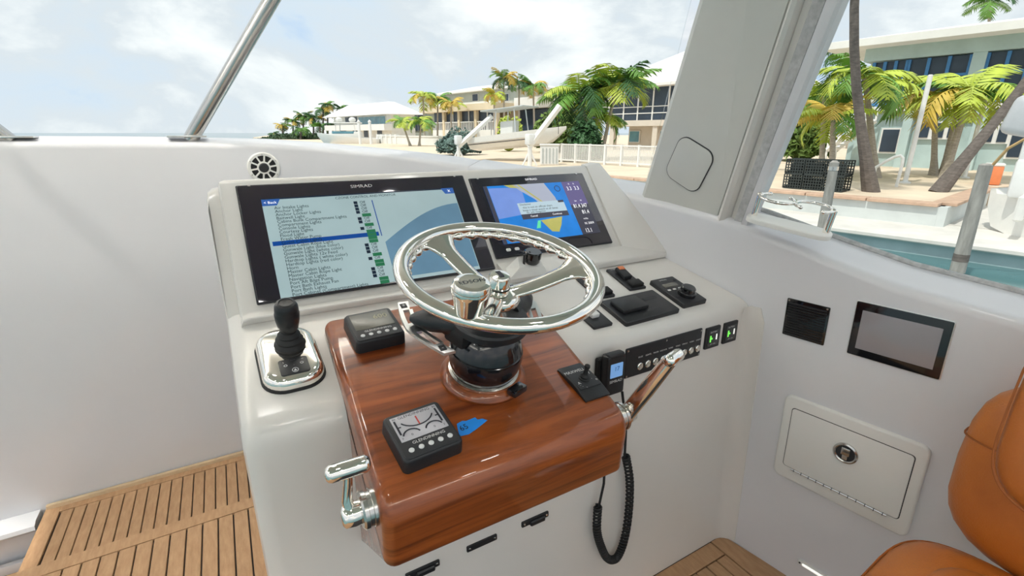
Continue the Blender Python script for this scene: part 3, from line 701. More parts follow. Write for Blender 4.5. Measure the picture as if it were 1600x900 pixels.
MB().slab(.098, .146, .014, .005, .003).build('case', 'black_plastic', apc)
MB().slab(.056, .018, .0012, .002, .0004).build('lcd', 'lcd_grey', apc, m=T(-.006, .030, .0138))
MB().lathe([(.027, 0), (.027, .010), (.025, .012), (.022, .013), (.022, .024), (.019, .027), (.004, .027)], 28, T(.004, -.030, .0138)).build('rotary_knob', 'black_gloss', apc)
for i, (bx_, by_) in enumerate([(-.032, .006), (-.010, .006), (.014, .006), (-.034, -.030), (.036, .050)]): MB().slab(.012, .007, .001, .002, .0004).build('button', 'print_white' if i < 3 else 'charcoal', apc, m=T(bx_, by_, .0139))
lettering('logo', [('SIMRAD', -.006, .060, .009, 'CENTER')], 'print_white', apc, .0142)

# knob mount on a white wedge in front of the small display
km = thing('phone_mount', 'black round clamp knob on a white wedge in front of the small display', 'mount', dash(.735, .322, .0235))
mb = MB(); mb.rings([[(-.075, -.012, 0), (.055, -.012, 0), (.055, .045, .004), (-.055, .045, .004)], [(-.040, -.004, .030), (.045, -.004, .022), (.045, .030, .034), (-.030, .030, .046)]]); mb.build('wedge', 'white_plastic', km, smooth=20)
MB().lathe([(.020, 0), (.024, .006), (.024, .016), (.026, .018), (.026, .034), (.023, .037), (.006, .037)], 14, T(.012, .016, .030)).build('clamp_knob', 'black_gloss', km)
mb = MB(); mb.tube([(-.018, .010, .030), (-.020, .012, .060), (.000, .014, .066)], .004, 6); mb.build('bracket_arm', 'black_plastic', km)

# ---------------------------------------------------------------- console face: button panel, two switches, handset
bp = thing('button_panel', 'long black panel with a row of nine round chrome buttons on the console face', 'button panel', face(.988, .834))
MB().slab(.292, .086, .004, .003, .0015).build('plate', 'black_plastic', bp)
for i in range(9):
    x = -.094+.0283*i
    b_ = MB().lathe([(.0105, .0035), (.0105, .007), (.009, .008), (.0088, .0068), (.0075, .0068), (.0070, .009), (.002, .0095)], 20, T(x, -.017, 0)).build('button', 'chrome', bp)
    MB().box((x, .009, .0043), (.020, .006, .0006)).build('legend_strip', 'charcoal', bp, smooth=0)
for x, yy in ((-.14, .037), (0, .037), (.14, .037), (.14, -.037), (-.14, -.037)): MB().lathe([(.003, .0038), (.003, .005), (.001, .0055)], 8, T(x, yy, 0)).build('screw', 'steel', bp)
lettering('legends', [(n_, -.094+.0283*i, .010, .0062, 'CENTER') for i, n_ in enumerate(['BILGE', 'LIGHTS', 'MACER', 'ANCHOR', 'WIPER', 'WASH', 'SPREAD', 'HORN', 'COURT'])], 'print_white', bp, .0047)
for x, lb in ((1.182, 'small square panel with green and white lights beside the chrome button panel'), (1.262, 'small square panel with green and white lights nearest the side wall')):
    t = thing('indicator_panel', lb, 'switch panel', face(x, .838), 'square indicator panels')
    MB().slab(.062, .067, .006, .003, .0015).build('plate', 'black_plastic', t)
    MB().slab(.046, .050, .0012, .002, .0004).build('inset', 'black_gloss', t, m=T(0, 0, .0058))
    MB().box((-.012, -.002, .0074), (.005, .020, .001)).build('green_light', 'led_green', t, smooth=0)
    MB().box((-.006, -.002, .0074), (.005, .005, .001)).build('green_light', 'led_green', t, smooth=0)
    MB().box((.014, .001, .0074), (.004, .018, .001)).build('white_light', 'led_white', t, smooth=0)
    lettering('legend', [('BATTERY', 0, .018, .007, 'CENTER'), ('OFF  ON', 0, -.020, .006, 'CENTER')], 'print_white', t, .0073)
rm = thing('handset', 'small black wired remote handset with a blue screen clipped beside the wooden pod', 'remote', face(.778, .836, .016))
MB().slab(.060, .110, .024, .008, .005).build('case', 'black_plastic', rm)
MB().bbox((0, .052, .014), (.050, .014, .020), .004, 2).build('top_clip', 'charcoal', rm)
MB().slab(.040, .038, .0012, .002, .0004).build('lcd', 'lcd_blue', rm, m=T(0, .014, .0238))
lettering('lcd_text', [('17', 0, .018, .017, 'CENTER')], 'scr_highlight', rm, .0252)
lettering('logo', [('SIMRAD', 0, -.016, .011, 'CENTER', 0, 1.1)], 'print_white', rm, .0243)
MB().bbox((-.028, -.004, -.008), (.020, .09, .016), .003, 1).build('holder', 'rubber', rm)
cord = thing('coiled_cord', 'black coiled cable hanging in a loop below the wooden pod', 'cable', T(0, 0, 0))
Y_ = .838
pth = [V((.818, Y_, .77)), V((.842, Y_, .66)), V((.846, Y_, .56))]
mb = MB(); mb.tube(pth, .0035, 8); mb.build('cable_end', 'rubber', cord)
mb = MB(); mb.tube([V((.775, Y_+.005, .70)), V((.774, Y_, .60)), V((.776, Y_, .50)), V((.762, Y_, .42))], .0035, 8); mb.build('cable_end', 'rubber', cord)
ctl = [V((.850, Y_, .56)), V((.873, Y_, .47)), V((.880, Y_, .36)), V((.872, Y_, .26)), V((.848, Y_, .205)), V((.812, Y_, .22)), V((.782, Y_, .28)), V((.762, Y_, .35)), V((.760, Y_, .43))]
def cr_(P_, t):
    n = len(P_)-1; f = min(t*n, n-1e-6); i = int(f); u = f-i; p0, p1, p2_, p3 = P_[max(i-1, 0)], P_[i], P_[i+1], P_[min(i+2, n)]
    return .5*((2*p1)+(p2_-p0)*u+(2*p0-5*p1+4*p2_-p3)*u*u+(3*p1-p0-3*p2_+p3)*u**3)
turns, npt = 64, 64*9; hp_ = []
for i in range(npt+1):
    t = i/npt; c = cr_(ctl, t); tg = (cr_(ctl, min(1, t+.004))-cr_(ctl, max(0, t-.004))).normalized(); n1 = V((0, 1, 0)); n2 = tg.cross(n1); a = 2*pi*turns*t
    hp_.append(c+(n1*cos(a)+n2*sin(a))*.0095)
mb = MB(); mb.tube(hp_, .0034, 5); mb.build('coil', 'rubber', cord, smooth=80)

# ---------------------------------------------------------------- loudspeaker in the front wall
sp = thing('speaker', 'round white marine speaker with black openings in the front wall', 'speaker', frame(V((.178, 2.651, 1.256)), (1, 0, 0), (0, 0, 1), (0, -1, 0)))
MB().ring([(.071, 0), (.071, .006), (.066, .010), (.056, .010), (.055, .004)], 40).build('frame_ring', 'white_plastic', sp)
MB().lathe([(.057, .001), (.057, .003)], 32).build('cone', 'rubber', sp)
for k in range(10): MB().bbox((.041, 0, .0075), (.034, .0075, .006), .001, 1, m=RZ(36*k+9)).build('spoke', 'white_plastic', sp)
MB().ring([(.029, .003), (.029, .010), (.022, .011), (.022, .003)], 30).build('inner_ring', 'white_plastic', sp)
MB().lathe([(.021, .003), (.021, .010), (.017, .013), (.004, .013)], 26).build('centre_cap', 'black_plastic', sp)
for k in range(6): MB().lathe([(.003, .0095), (.003, .011)], 8, RZ(60*k+30) @ T(.062, 0, 0)).build('screw', 'steel', sp)

# ---------------------------------------------------------------- side wall fittings
gr = thing('speaker_grille', 'square black louvred grille on the side wall', 'grille', onwall(.707, .902) @ RZ(0))
MB().slab(.112, .114, .004, .003, .001).build('plate', 'black_gloss', gr)
for k in range(13): MB().box((0, 0, 0), (.100-abs(k-6)*.0, .0042, .004), T(0, -.050+.0078*k, .0048) @ RX(25)).build('louvre', 'black_plastic', gr, smooth=0)
for sx_ in (-1, 1): MB().lathe([(.003, .004), (.003, .006)], 8, T(sx_*.050, .052, 0)).build('screw', 'steel', gr)
mn = thing('touch_monitor', 'dark touch monitor with a silver edge on the side wall', 'monitor', onwall(.497, .921))
MB().slab(.200, .154, .004, .004, .001).build('edge_trim', 'alu', mn)
MB().slab(.196, .150, .006, .003, .001).build('bezel', 'black_gloss', mn)
MB().slab(.164, .108, .0008, .001, .0003).build('screen', 'monitor_glass', mn, m=T(0, 0, .0058))
ht = thing('storage_hatch', 'white hinged locker hatch with a round steel latch in the side wall', 'hatch', onwall(.552, .517))
MB().slab(.352, .290, .012, .022, .006, n=6).build('hatch_frame', 'white_plastic', ht)
MB().slab(.302, .208, .0128, .010, .0008).build('door_gap', 'caulk', ht, m=T(0, .006, 0))
dr = MB().slab(.298, .204, .0145, .009, .0015).build('door', 'white_plastic', ht, m=T(0, .006, 0))
MB().ring([(.031, .0140), (.031, .019), (.027, .021), (.024, .019), (.023, .016)], 36, T(.004, .036, 0)).build('latch_ring', 'steel', ht)
MB().lathe([(.0235, .0142), (.0235, .0165)], 30, T(.004, .036, 0)).build('latch_cup', 'charcoal', ht)
MB().bbox((.004, .042, .019), (.022, .024, .005), .002, 2).build('latch_lever', 'steel', ht)
MB().bbox((.004, .026, .018), (.013, .020, .006), .002, 2).build('latch_grip', 'alu', ht)
hg = MB(); hg.tube([(-.125, -.0985, .0150), (.125, -.0985, .0150)], .0036, 8); hg = hg.build('hinge', 'steel', ht)
for k in range(12): MB().box((-.115+.021*k, -.0985, .0152), (.0016, .0078, .0078)).build('hinge_knuckle', 'charcoal', hg, smooth=0)
lt = thing('courtesy_light', 'narrow white light strip low on the side wall', 'light strip', onwall(.555, .090))
MB().slab(.120, .020, .008, .004, .002).build('housing', 'white_plastic', lt)
MB().slab(.100, .010, .0012, .004, .0004).build('lens', 'led_white', lt, m=T(.004, -.001, .0078))
MB().lathe([(.003, .008), (.003, .0095)], 8, T(-.053, 0, 0)).build('screw', 'charcoal', lt)

# double drink holder on the sill
nSill = V((-.04, -.19, 1)).normalized(); pS = V((1.40, .82, 1.168))
c_a, c_b = on(1176, 343, nSill, pS), on(1287, 371, nSill, pS); xa = (c_b-c_a); Lc = xa.length; xa.normalize()
ch = thing('drink_holder', 'chrome double drink holder on a white base at the window sill', 'drink holder', frame((c_a+c_b)/2, xa, nSill.cross(xa), nSill))
MB().slab(Lc+.034, .078, .014, .034, .004, n=8).build('base', 'white_plastic', ch)
hh = .074
for sx_ in (-1, 1): MB().tube([(sx_*Lc/2, 0, .010), (sx_*Lc/2, 0, hh)], .0085, 14).build('post', 'chrome', ch)
for sx_ in (-1, 1):
    cxx = sx_*Lc/4; rr_ = Lc/4; pts = []
    for k in range(25):
        a = (pi if sx_ < 0 else 0)+(pi*1.30)*(k/24) ; pts.append((cxx+rr_*cos(a), rr_*sin(a)*.95, hh))
    mb = MB(); mb.tube(pts, .0048, 8); r_ = mb.build('ring', 'chrome', ch, smooth=80)
    pts2 = [(cxx+rr_*cos(a), rr_*sin(a)*.95, hh) for a in [(pi if sx_ < 0 else 0)-(pi*.30)*(k/8) for k in range(9)]]
    mb = MB(); mb.tube(pts2, .0048, 8); mb.build('ring_end', 'chrome', r_, smooth=80)
    for e_ in (pts[-1], pts2[-1]):
        mb = MB(); mb.sphere(e_, .0060, n=10, k=7); mb.build('ball_end', 'chrome', r_)
    mb = MB(); mb.sphere((sx_*Lc/2, 0, hh), .0090, n=10, k=7); mb.build('post_cap', 'chrome', r_)

# ---------------------------------------------------------------- helm chair in tan leather
def soft(w, d, h, p=3.2, n=28, k=16, bulge=0.):
    rs_ = []
    for i in range(k+1):
        v = -pi/2+pi*i/k
        def sp_(c, e): return math.copysign(abs(c)**e, c)
        e = 2/p; rs_.append([(w/2*sp_(cos(v), e)*sp_(cos(2*pi*j/n), e), d/2*sp_(cos(v), e)*sp_(sin(2*pi*j/n), e), h/2*sp_(sin(v), e)) for j in range(n)])
    mb = MB(); mb.rings(rs_); return mb
chair = thing('helm_chair', 'tan leather helm chair with stitched padding at the right edge', 'chair', T(1.115, .045, 0) @ RZ(4))
def piping(w, d, z, p, r=.0022, n=60):
    e = 2/p; sp_ = lambda c: math.copysign(abs(c)**e, c)
    mb = MB(); mb.tube([(w/2*sp_(cos(2*pi*k/n)), d/2*sp_(sin(2*pi*k/n)), z) for k in range(n)], r, 6, closed=True); return mb
seat = soft(.56, .56, .15, 4.5).build('seat_cushion', 'leather', chair, smooth=80, m=T(-.115, -.002, .512))
piping(.548, .548, .045, 4.5).build('seam', 'stitch', seat)
seatp = soft(.40, .40, .05, 4.0).build('seat_panel', 'leather', chair, smooth=80, m=T(-.115, -.002, .575))
bk_ = soft(.20, .56, .42, 3.4).build('backrest', 'leather', chair, smooth=80, m=T(.245, -.035, .74) @ RY(8))
piping(.20, .56, 0, 3.4).build('seam', 'stitch', bk_, m=RX(0) @ RY(0) @ T(0, 0, .05))
hp2 = soft(.10, .46, .38, 4.2).build('back_pad', 'leather', chair, smooth=80, m=T(.125, -.052, .930) @ RY(14))
piping(.38, .46, .030, 4.2).build('seam', 'stitch', hp2, m=RY(-90))
MB().lathe([(.23, 0), (.23, .02), (.06, .05), (.05, .36), (.12, .41)], 28).build('pedestal', 'steel', chair)

# ================================================================ OUTSIDE
e1v, e2v = V((-.165, .986, 0)).normalized(), V((.986, .165, 0)).normalized()
ZP, ZC, ZW = .145, -.206, -.50                                  # patio, quay cap, water
def SH(a, b, z): return e1v*a+e2v*b+V((0, 0, z))
def onb(px, py, b): return on(px, py, e2v, e2v*b)
def uz(px, py, b): p = onb(px, py, b); return -p.dot(e1v), p.z
SHM = frame((0, 0, 0), -e1v, e2v, (0, 0, 1))                    # local x aft along the shore, y inland, z up
# water and land
wm = MB(); wm.add([(-900, -300, ZW), (900, -300, ZW), (900, 2500, ZW), (-900, 2500, ZW)], [(0, 1, 2, 3)])
wt = wm.build('water', 'sea', smooth=0); struct(wt)
lm = MB(); shore = [(-60, 15.8), (1.85, 15.8), (1.85, 11.65), (12, 11.65), (20, 13), (34, 17), (60, 22), (95, 26), (150, 34), (240, 60), (240, 200), (-60, 200)]
lm.rings([[tuple(SH(a, b, z)) for a, b in shore] for z in (ZW-.5, ZP)], cap=(False, True)); ld_ = struct(lm.build('ground', 'sand', smooth=0))
qm = MB(); qm.box((0, 11.0, (ZC-.08+ZW-.4)/2), (60, 1.7, ZC-.08-ZW+.4), SHM); q_ = struct(qm.build('quay', 'seawall_paint', smooth=0))
cap = MB(); cap.bbox((0, 10.95, ZC-.045), (60, 1.86, .09), .02, 1, m=SHM); cap.build('quay_cap', 'concrete', q_, smooth=0)
a_c = 1.9
pw = MB(); pw.box((-(16+a_c)/2, 11.62, (ZC+ZP)/2), (16-a_c, .25, ZP-ZC), SHM); pw.box((-a_c, 13.6, (ZC+ZP)/2), (.25, 4.2, ZP-ZC), SHM); pw_ = struct(pw.build('planter_wall', 'planter_wall', smooth=0))
for k in range(13): MB().bbox((-(a_c+.55+1.1*k), 11.58, ZP+.03), (1.08, .36, .06), .008, 1, m=SHM).build('coping_slab', 'coping', pw_, smooth=0)
for k in range(4): MB().bbox((-a_c+.02, 11.95+1.1*k+.35, ZP+.03), (.36, 1.08, .06), .008, 1, m=SHM).build('coping_slab', 'coping', pw_, smooth=0)
lo_ = MB(); lo_.box((8.0, 13.85, ZC-.02), (19.7, 3.9, .05), SHM); struct(lo_.build('dock_floor', 'concrete', smooth=0))

# ---------------------------------------------------------------- palms
def frond_mesh(name, material, droop, nl=17, wid=.30, seed=0):
    rnd = random.Random(seed); mb = MB(); pts = []
    x = z = 0.; ang = radians(28)
    for k in range(nl+1):
        pts.append(V((x, 0, z))); ang -= radians(droop)/nl*(.5+1.2*k/nl); x += cos(ang)/nl; z += sin(ang)/nl
    mb.tube(pts[::2], [.016*(1-.8*i/len(pts[::2])) for i in range(len(pts[::2]))], 4)
    for k in range(2, nl+1):
        t = k/nl; p = pts[k]; dirn = (pts[k]-pts[k-1]).normalized(); ln = wid*(sin(pi*min(1, .12+t*.88))**.6+.12)*rnd.uniform(.85, 1.15)
        for sg_ in (-1, 1):
            tip = p+dirn*ln*.55+V((0, sg_*ln*.85, -ln*rnd.uniform(.25, .65))); wv = dirn*.030; mid = p.lerp(tip, .5)+V((0, 0, .02))
            b = len(mb.v); mb.v += [tuple(p-wv*.6), tuple(p+wv*.6), tuple(mid+wv), tuple(mid-wv), tuple(tip)]; mb.f += [(b, b+1, b+2, b+3), (b+3, b+2, b+4)]
    me = bpy.data.meshes.new(name); me.from_pydata(mb.v, [], mb.f); me.materials.append(MATS[material]); return me
FR = {}
for mname in ('frond_green', 'frond_dark', 'frond_lime', 'frond_yellow'):
    FR[mname] = [frond_mesh('frond', mname, dr_, seed=i, wid=wd_) for i, (dr_, wd_) in enumerate(((70, .30), (100, .34), (130, .32), (50, .28)))]
def palm(name, label, base, top, rad, nf, mix, seed, tr=.11, trunk='trunk_pale', bend=0., group=None, joined=False):
    rnd = random.Random(seed); base = V(base); top = V(top)
    t = thing(name, label, 'palm tree', T(*base), group); d_ = top-base
    side = V((d_.y, -d_.x, 0)); side = side.normalized() if side.length > 1e-3 else V((1, 0, 0))
    path = [d_*(k/8)+RT*(bend*sin(pi*k/8)) for k in range(9)]
    path[0] = path[0]-V((0, 0, .05))
    mb = MB(); mb.tube(path, [tr*(1.7 if k == 0 else 1.15 if k == 1 else 1-.045*k) for k in range(9)], 10); mb.build('trunk', trunk, t)
    cm = MB() if joined else None
    for k in range(nf):
        mn_ = rnd.choice(mix); v_ = rnd.randrange(4); az_ = 360*k/nf*2.4+rnd.uniform(-15, 15); el = rnd.uniform(-12, 48); s_ = rad*rnd.uniform(.85, 1.12)
        m_ = T(*d_) @ RZ(az_) @ RY(-el+18) @ Matrix.Scale(s_, 4)
        o = bpy.data.objects.new('frond', FR[mn_][v_]); COL.objects.link(o); o.parent = t; o.matrix_local = m_
    return t
def px_palm(name, label, bpx, tpx, d, rad, nf, mix, seed, zb=ZP, **kw):
    b = dep(*bpx, d); b.z = zb; t = dep(*tpx, d); return palm(name, label, b, t, rad, nf, mix, seed, **kw)
def b_palm(name, label, bpx, tpx, b, *a, zb=ZP, **kw):
    p = onb(*tpx, b); d = p.dot(FW); q = dep(*bpx, d); q.z = zb; return palm(name, label, q, p, *a, **kw)
G, DK, LM, YL = 'frond_green', 'frond_dark', 'frond_lime', 'frond_yellow'
# starboard patio
b = SH(3.44, 13.35, ZP); dA = b.dot(FW)
palm('coconut_palm', 'dark curved palm trunk rising past the roof in the side window', b, dep(1352, -190, dA), 2.2, 12, [G, LM], 3, tr=.105, trunk='trunk', bend=-.30)
b = SH(2.5, 14.5, ZP); dB = b.dot(FW)
palm('leaning_palm', 'dark palm trunk leaning steeply to the right across the patio', b, dep(1800, -190, dB), 2.0, 12, [G, LM], 4, tr=.105, trunk='trunk', bend=.30)
grp = 'palms on the patio'
b_palm('christmas_palm', 'bright yellow-green palm in front of the right white pole', (1480, 262), (1517, 142), 19, 1.65, 18, [LM, LM, YL, G], 11, tr=.10, group=grp)
b_palm('christmas_palm', 'yellow palm crown just right of the left white pole', (1462, 262), (1462, 160), 19.6, 1.4, 16, [LM, YL, LM], 12, tr=.09, group=grp)
b_palm('christmas_palm', 'slim palm trunk crossing between the two white poles', (1475, 262), (1498, 160), 20, 1.2, 12, [LM, YL], 13, tr=.08, group=grp)
b_palm('christmas_palm', 'tall green palm overlapping the dark curved trunk', (1372, 262), (1352, 122), 17, 1.6, 18, [G, LM, G], 14, tr=.10, group=grp)
b_palm('christmas_palm', 'short palm with orange fronds beside the outdoor stairs', (1303, 262), (1302, 182), 16, 1.15, 16, [LM, YL, G], 15, tr=.09, group=grp)
b_palm('christmas_palm', 'leafy pale green palm left of the outdoor stairs', (1285, 262), (1288, 150), 18, 1.6, 16, [G, LM], 16, tr=.09, group=grp)
px_palm('tall_palm', 'distant palm top above the blue screened roof', (1545, 200), (1547, 2), 45, 2.0, 14, [DK, G], 17, tr=.15)
px_palm('tall_palm', 'dark palm fronds at the left end of the blue house roof', (1330, 215), (1322, 78), 42, 2.4, 14, [DK, G], 18, tr=.15)
# foreshore in front of the white-roofed house
dM = 25
px_palm('foreshore_palm', 'large green palm with forked trunk nearest the white fence', (938, 262), (962, 138), dM, 2.25, 26, [G, LM, LM, DK], 21, tr=.10)
px_palm('foreshore_palm', 'dense dark green palm left of the forked palm', (930, 262), (905, 146), dM, 2.15, 26, [DK, G, G, LM], 22, tr=.09)
px_palm('foreshore_palm', 'low palm crown between the two large foreshore palms', (926, 262), (934, 186), dM+.6, 1.6, 20, [G, LM], 23, tr=.07)
# mid-distance garden palms
for i, (bp_, tp_, d_, r_, mix, lb) in enumerate([
    ((788, 205), (787, 122), 48, 1.6, [G, DK, YL], 'tallest slim palm behind the screened porch'),
    ((811, 205), (811, 130), 50, 1.5, [DK, G], 'slim dark palm right of the tallest porch palm'),
    ((836, 205), (833, 134), 50, 1.7, [G, YL], 'slim palm with a yellow tinge left of the davit tip'),
    ((772, 205), (772, 148), 47, 1.3, [YL, LM], 'low yellow palm against the sage building'),
    ((663, 212), (661, 150), 55, 1.9, [YL, LM, G], 'orange-yellow palm left of the sage building'),
    ((683, 212), (684, 155), 56, 1.9, [LM, YL, G], 'yellow-green palm touching the sage building wall'),
    ((704, 212), (705, 162), 55, 1.6, [LM, YL], 'low yellow palm in front of the sage building'),
    ((641, 224), (628, 190), 50, 1.5, [LM, G], 'left of two lime palms by the white garden wall'),
    ((655, 226), (658, 190), 50, 1.7, [LM, G], 'right of two lime palms by the white garden wall')]):
    px_palm('garden_palm', lb, bp_, tp_, d_, r_, 16, mix, 30+i, tr=.11, group='garden palms')
for i, (x, yb, yt, r_, d_) in enumerate([(428, 219, 208, 2.4, 110), (442, 219, 197, 3.2, 108), (458, 219, 190, 3.6, 106), (474, 219, 182, 3.8, 104), (490, 219, 184, 4.0, 102), (505, 219, 172, 3.6, 100), (512, 219, 163, 3.0, 100), (533, 216, 170, 3.0, 104), (560, 216, 168, 2.2, 106), (583, 216, 170, 2.2, 106), (500, 219, 198, 3.5, 98), (470, 219, 202, 3.5, 98), (520, 219, 196, 3.2, 98)]):
    px_palm('shore_palm', ['leftmost small dark palm of the far shore clump', 'second dark palm from the left on the far shore', 'third dark palm from the left on the far shore', 'fourth dark palm from the left on the far shore', 'fifth dark palm from the left on the far shore', 'dark palm just left of the tallest one on the far shore', 'tallest dark palm of the far shore clump', 'dark palm behind the left end of the far villa roof', 'dark palm top above the middle of the far villa roof', 'dark palm top above the right end of the far villa roof', 'low palm below the tallest one on the far shore', 'low palm in the middle of the far shore clump', 'low palm at the right end of the far shore clump'][i], (x, yb), (x, yt), d_, r_*.62, 18, [DK, DK, G, YL] if i < 7 else [DK, G], 60+i, zb=.1, tr=.2, trunk='trunk', group='far shore palms')

def bush(name, label, px, py0, py1, w_px, d, material, seed, n=900, lw=.22, zb=ZP):
    rnd = random.Random(seed); b = dep(px, py0, d); t_ = dep(px, py1, d); H = t_.z-zb; W_ = w_px/FPX*d
    t = thing(name, label, 'shrub', T(b.x, b.y, zb)); mb = MB()
    for i in range(n):
        th_, ph = rnd.uniform(0, 2*pi), math.acos(rnd.uniform(-.2, 1)); rr_ = rnd.uniform(.7, 1.0)
        lump = 1+.18*sin(3*th_+seed)+.12*sin(5*ph+seed)
        p = V((cos(th_)*sin(ph)*W_/2*rr_*lump, sin(th_)*sin(ph)*W_/2*rr_*.8, max(.02, H*.25+cos(ph)*H*.75*rr_*lump)))
        a = V((rnd.uniform(-1, 1), rnd.uniform(-1, 1), rnd.uniform(-1, 1))).normalized()*lw; c = a.orthogonal().normalized()*lw*.6
        k = len(mb.v); mb.v += [tuple(p-a), tuple(p+c), tuple(p+a), tuple(p-c)]; mb.f.append((k, k+1, k+2, k+3))
    o = mb.build('foliage', material, t, smooth=0); o['kind'] = 'stuff'
    MB().sphere((0, 0, H*.42), 1, n=12, k=8, sq=(W_*.36, W_*.30, H*.42)).build('inner_mass', material, t)
bush('hedge', 'blue-green bush beside the left davit', 718, 236, 205, 66, 30, 'hedge_blue', 1, 1500, .13)
bush('hedge', 'bushy green growth behind the lifted boat', 872, 236, 168, 80, 34, 'foliage_mid', 2, 2200, .20)
bush('hedge', 'green shrub under the boat top', 795, 225, 180, 40, 36, 'frond_lime', 3, 900, .17)
bush('hedge', 'dark shrubs at the left of the patio', 1250, 260, 165, 95, 24, 'foliage_mid', 4, 2600, .20)
bush('hedge', 'low dark growth along the far shore', 475, 220, 210, 95, 104, 'foliage_far', 5, 1500, .4)
bush('hedge', 'shrub below the forked palm crowns', 915, 262, 195, 60, 23.5, 'frond_dark', 6, 1500, .16)
bush('hedge', 'low plants at the foot of the blue house', 1440, 262, 243, 50, 21.5, 'frond_dark', 7, 700, .12)

# ---------------------------------------------------------------- houses
def hbox(mb, u0, u1, b0, b1, z0, z1): return mb.box(((u0+u1)/2, (b0+b1)/2, (z0+z1)/2), (abs(u1-u0), abs(b1-b0), abs(z1-z0)))
def part(name, m, parent, *boxes, smooth=0):
    mb = MB()
    for b_ in boxes: hbox(mb, *b_)
    return mb.build(name, m, parent, smooth=smooth)
def window(parent, px0, py0, px1, py1, b, m='screen_dark', frm='white_paint', nx=1, name='window'):
    (u0, z1), (u1, z0) = uz(px0, py0, b), uz(px1, py1, b)
    f = part(name, frm, parent, (u0, u1, b-.12, b-.02, z0, z1))
    for k in range(nx):
        w_ = (u1-u0)/nx; part('pane', m, f, (u0+w_*k+.06, u0+w_*(k+1)-.06, b-.15, b-.1, z0+.06, z1-.06))
    return f
# blue-green house on the right
b = 23.9
uL, uR = uz(1300, 87, b)[0], uz(1640, 60, b)[0]
zE = uz(1500, 62, b)[1]; zF = uz(1500, 50, b)[1]; zD = uz(1500, 163, b)[1]; zDb = uz(1500, 171, b)[1]
h = thing('house', 'pale blue-green two-storey house with blue screened balconies', 'house', SHM)
part('wall', 'stucco_cyan', h, (uL+1.2, uR+4, b, b+9, ZP, zDb)); part('upper_wall', 'stucco_cyan', h, (uL+1.2, uR+4, b+.8, b+9, zDb, zE))
part('beam', 'stucco_cyan', h, (uL+1.2, uR+4, b-.1, b+.8, uz(1500, 84, b)[1], zE)); part('balcony', 'white_paint', h, (uL+1.2, uR+4, b-.35, b+1, zDb, zD))
part('roof', 'roof_white', h, (uL, uR+5, b-1.1, b+10, zE, zF))
mb = MB(); mb.rings([[(uL, b-1.1, zF), (uR+5, b-1.1, zF), (uR+5, b+10, zF), (uL, b+10, zF)], [(uL+3, b+4, zF+.8), (uR+5, b+4, zF+.8), (uR+5, b+5, zF+.8), (uL+3, b+5, zF+.8)]]); mb.build('roof_slope', 'roof_white', h, smooth=0)
zs1 = uz(1500, 86, b)[1]
for x0, x1 in ((1366, 1417), (1420, 1515), (1541, 1640)):
    u0, u1 = uz(x0, 100, b)[0], uz(x1, 100, b)[0]; s_ = part('screen', 'screen_dark', h, (u0, u1, b+.1, b+.14, zD, zs1))
    n_ = 3
    for k in range(n_+1): u = u0+(u1-u0)*k/n_; part('screen_post', 'blue_paint', s_, (u-.05, u+.05, b+.02, b+.1, zD, zs1))
    for zz_ in (zD+.05, zD+.95): part('rail', 'blue_paint', s_, (u0, u1, b+.03, b+.09, zz_, zz_+.09))
u0, u1 = uz(1517, 100, b)[0], uz(1539, 100, b)[0]; part('column', 'stucco_cyan', h, (u0, u1, b-.05, b+.5, zD, zE))
for w_ in ((1437, 190, 1500, 218, 3), (1380, 200, 1402, 240, 1), (1540, 190, 1575, 225, 2), (1585, 190, 1640, 250, 2)): window(h, *w_[:4], b, nx=w_[4])
for x in (1350, 1420, 1530): u = uz(x, 200, b)[0]; part('post', 'stucco_cyan', h, (u-.14, u+.14, b-.35, b-.1, ZP, zDb))
st = thing('outdoor_stairs', 'white outdoor staircase climbing to the blue balcony', 'stairs', SHM); bb_ = b-1.2
(ua, za), (ub_, zb_) = uz(1300, 232, bb_), uz(1362, 186, bb_)
for k in range(9):
    f0 = k/9; part('step', 'white_paint', st, (ua+(ub_-ua)*f0, ua+(ub_-ua)*(f0+.13), bb_-.45, bb_+.45, za+(zb_-za)*f0, za+(zb_-za)*f0+.06))
for yy in (-.5, .5):
    mb = MB(); mb.tube([(ua, bb_+yy, za-.05), (ub_, bb_+yy, zb_-.05)], .09, 4); mb.build('stringer', 'white_paint', st, smooth=0)
    mb = MB(); mb.tube([(ua, bb_+yy, za+.85), (ub_, bb_+yy, zb_+.85)], .05, 6); mb.build('handrail', 'white_paint', st)
    for k in (0, .33, .66, 1): u = ua+(ub_-ua)*k; z_ = za+(zb_-za)*k; part('baluster', 'white_paint', st, (u-.03, u+.03, bb_+yy-.03, bb_+yy+.03, ZP if k == 0 else z_-.05, z_+.85))
# white-roofed house in the centre right
b = 31.5
h = thing('house', 'beige house with a big white roof and screened upper porch', 'house', SHM)
uL, uR = uz(950, 190, b)[0], uz(1120, 185, b)[0]; zD = uz(1000, 188, b)[1]; zE = uz(1000, 138, b)[1]; zB = uz(1000, 197, b)[1]
part('wall', 'stucco_beige', h, (uL+1, uR, b+1.4, b+11, ZP, zB)); part('balcony', 'stucco_beige', h, (uL, uR, b-.3, b+11, zB, zD)); part('upper_wall', 'stucco_beige', h, (uL, uR, b+.4, b+11, zD, zE))
sc_ = part('screen', 'screen_dark', h, (uL+.2, uR, b, b+.05, zD, zE))
for k in range(8): u = uL+.2+(uR-uL)*k/7; part('screen_post', 'white_paint', sc_, (u-.05, u+.05, b-.06, b+.02, zD, zE))
for zz_ in (.9, .45): part('rail', 'white_paint', sc_, (uL, uR, b-.05, b, zD+zz_, zD+zz_+.06))
zt = uz(1000, 88, b)[1]
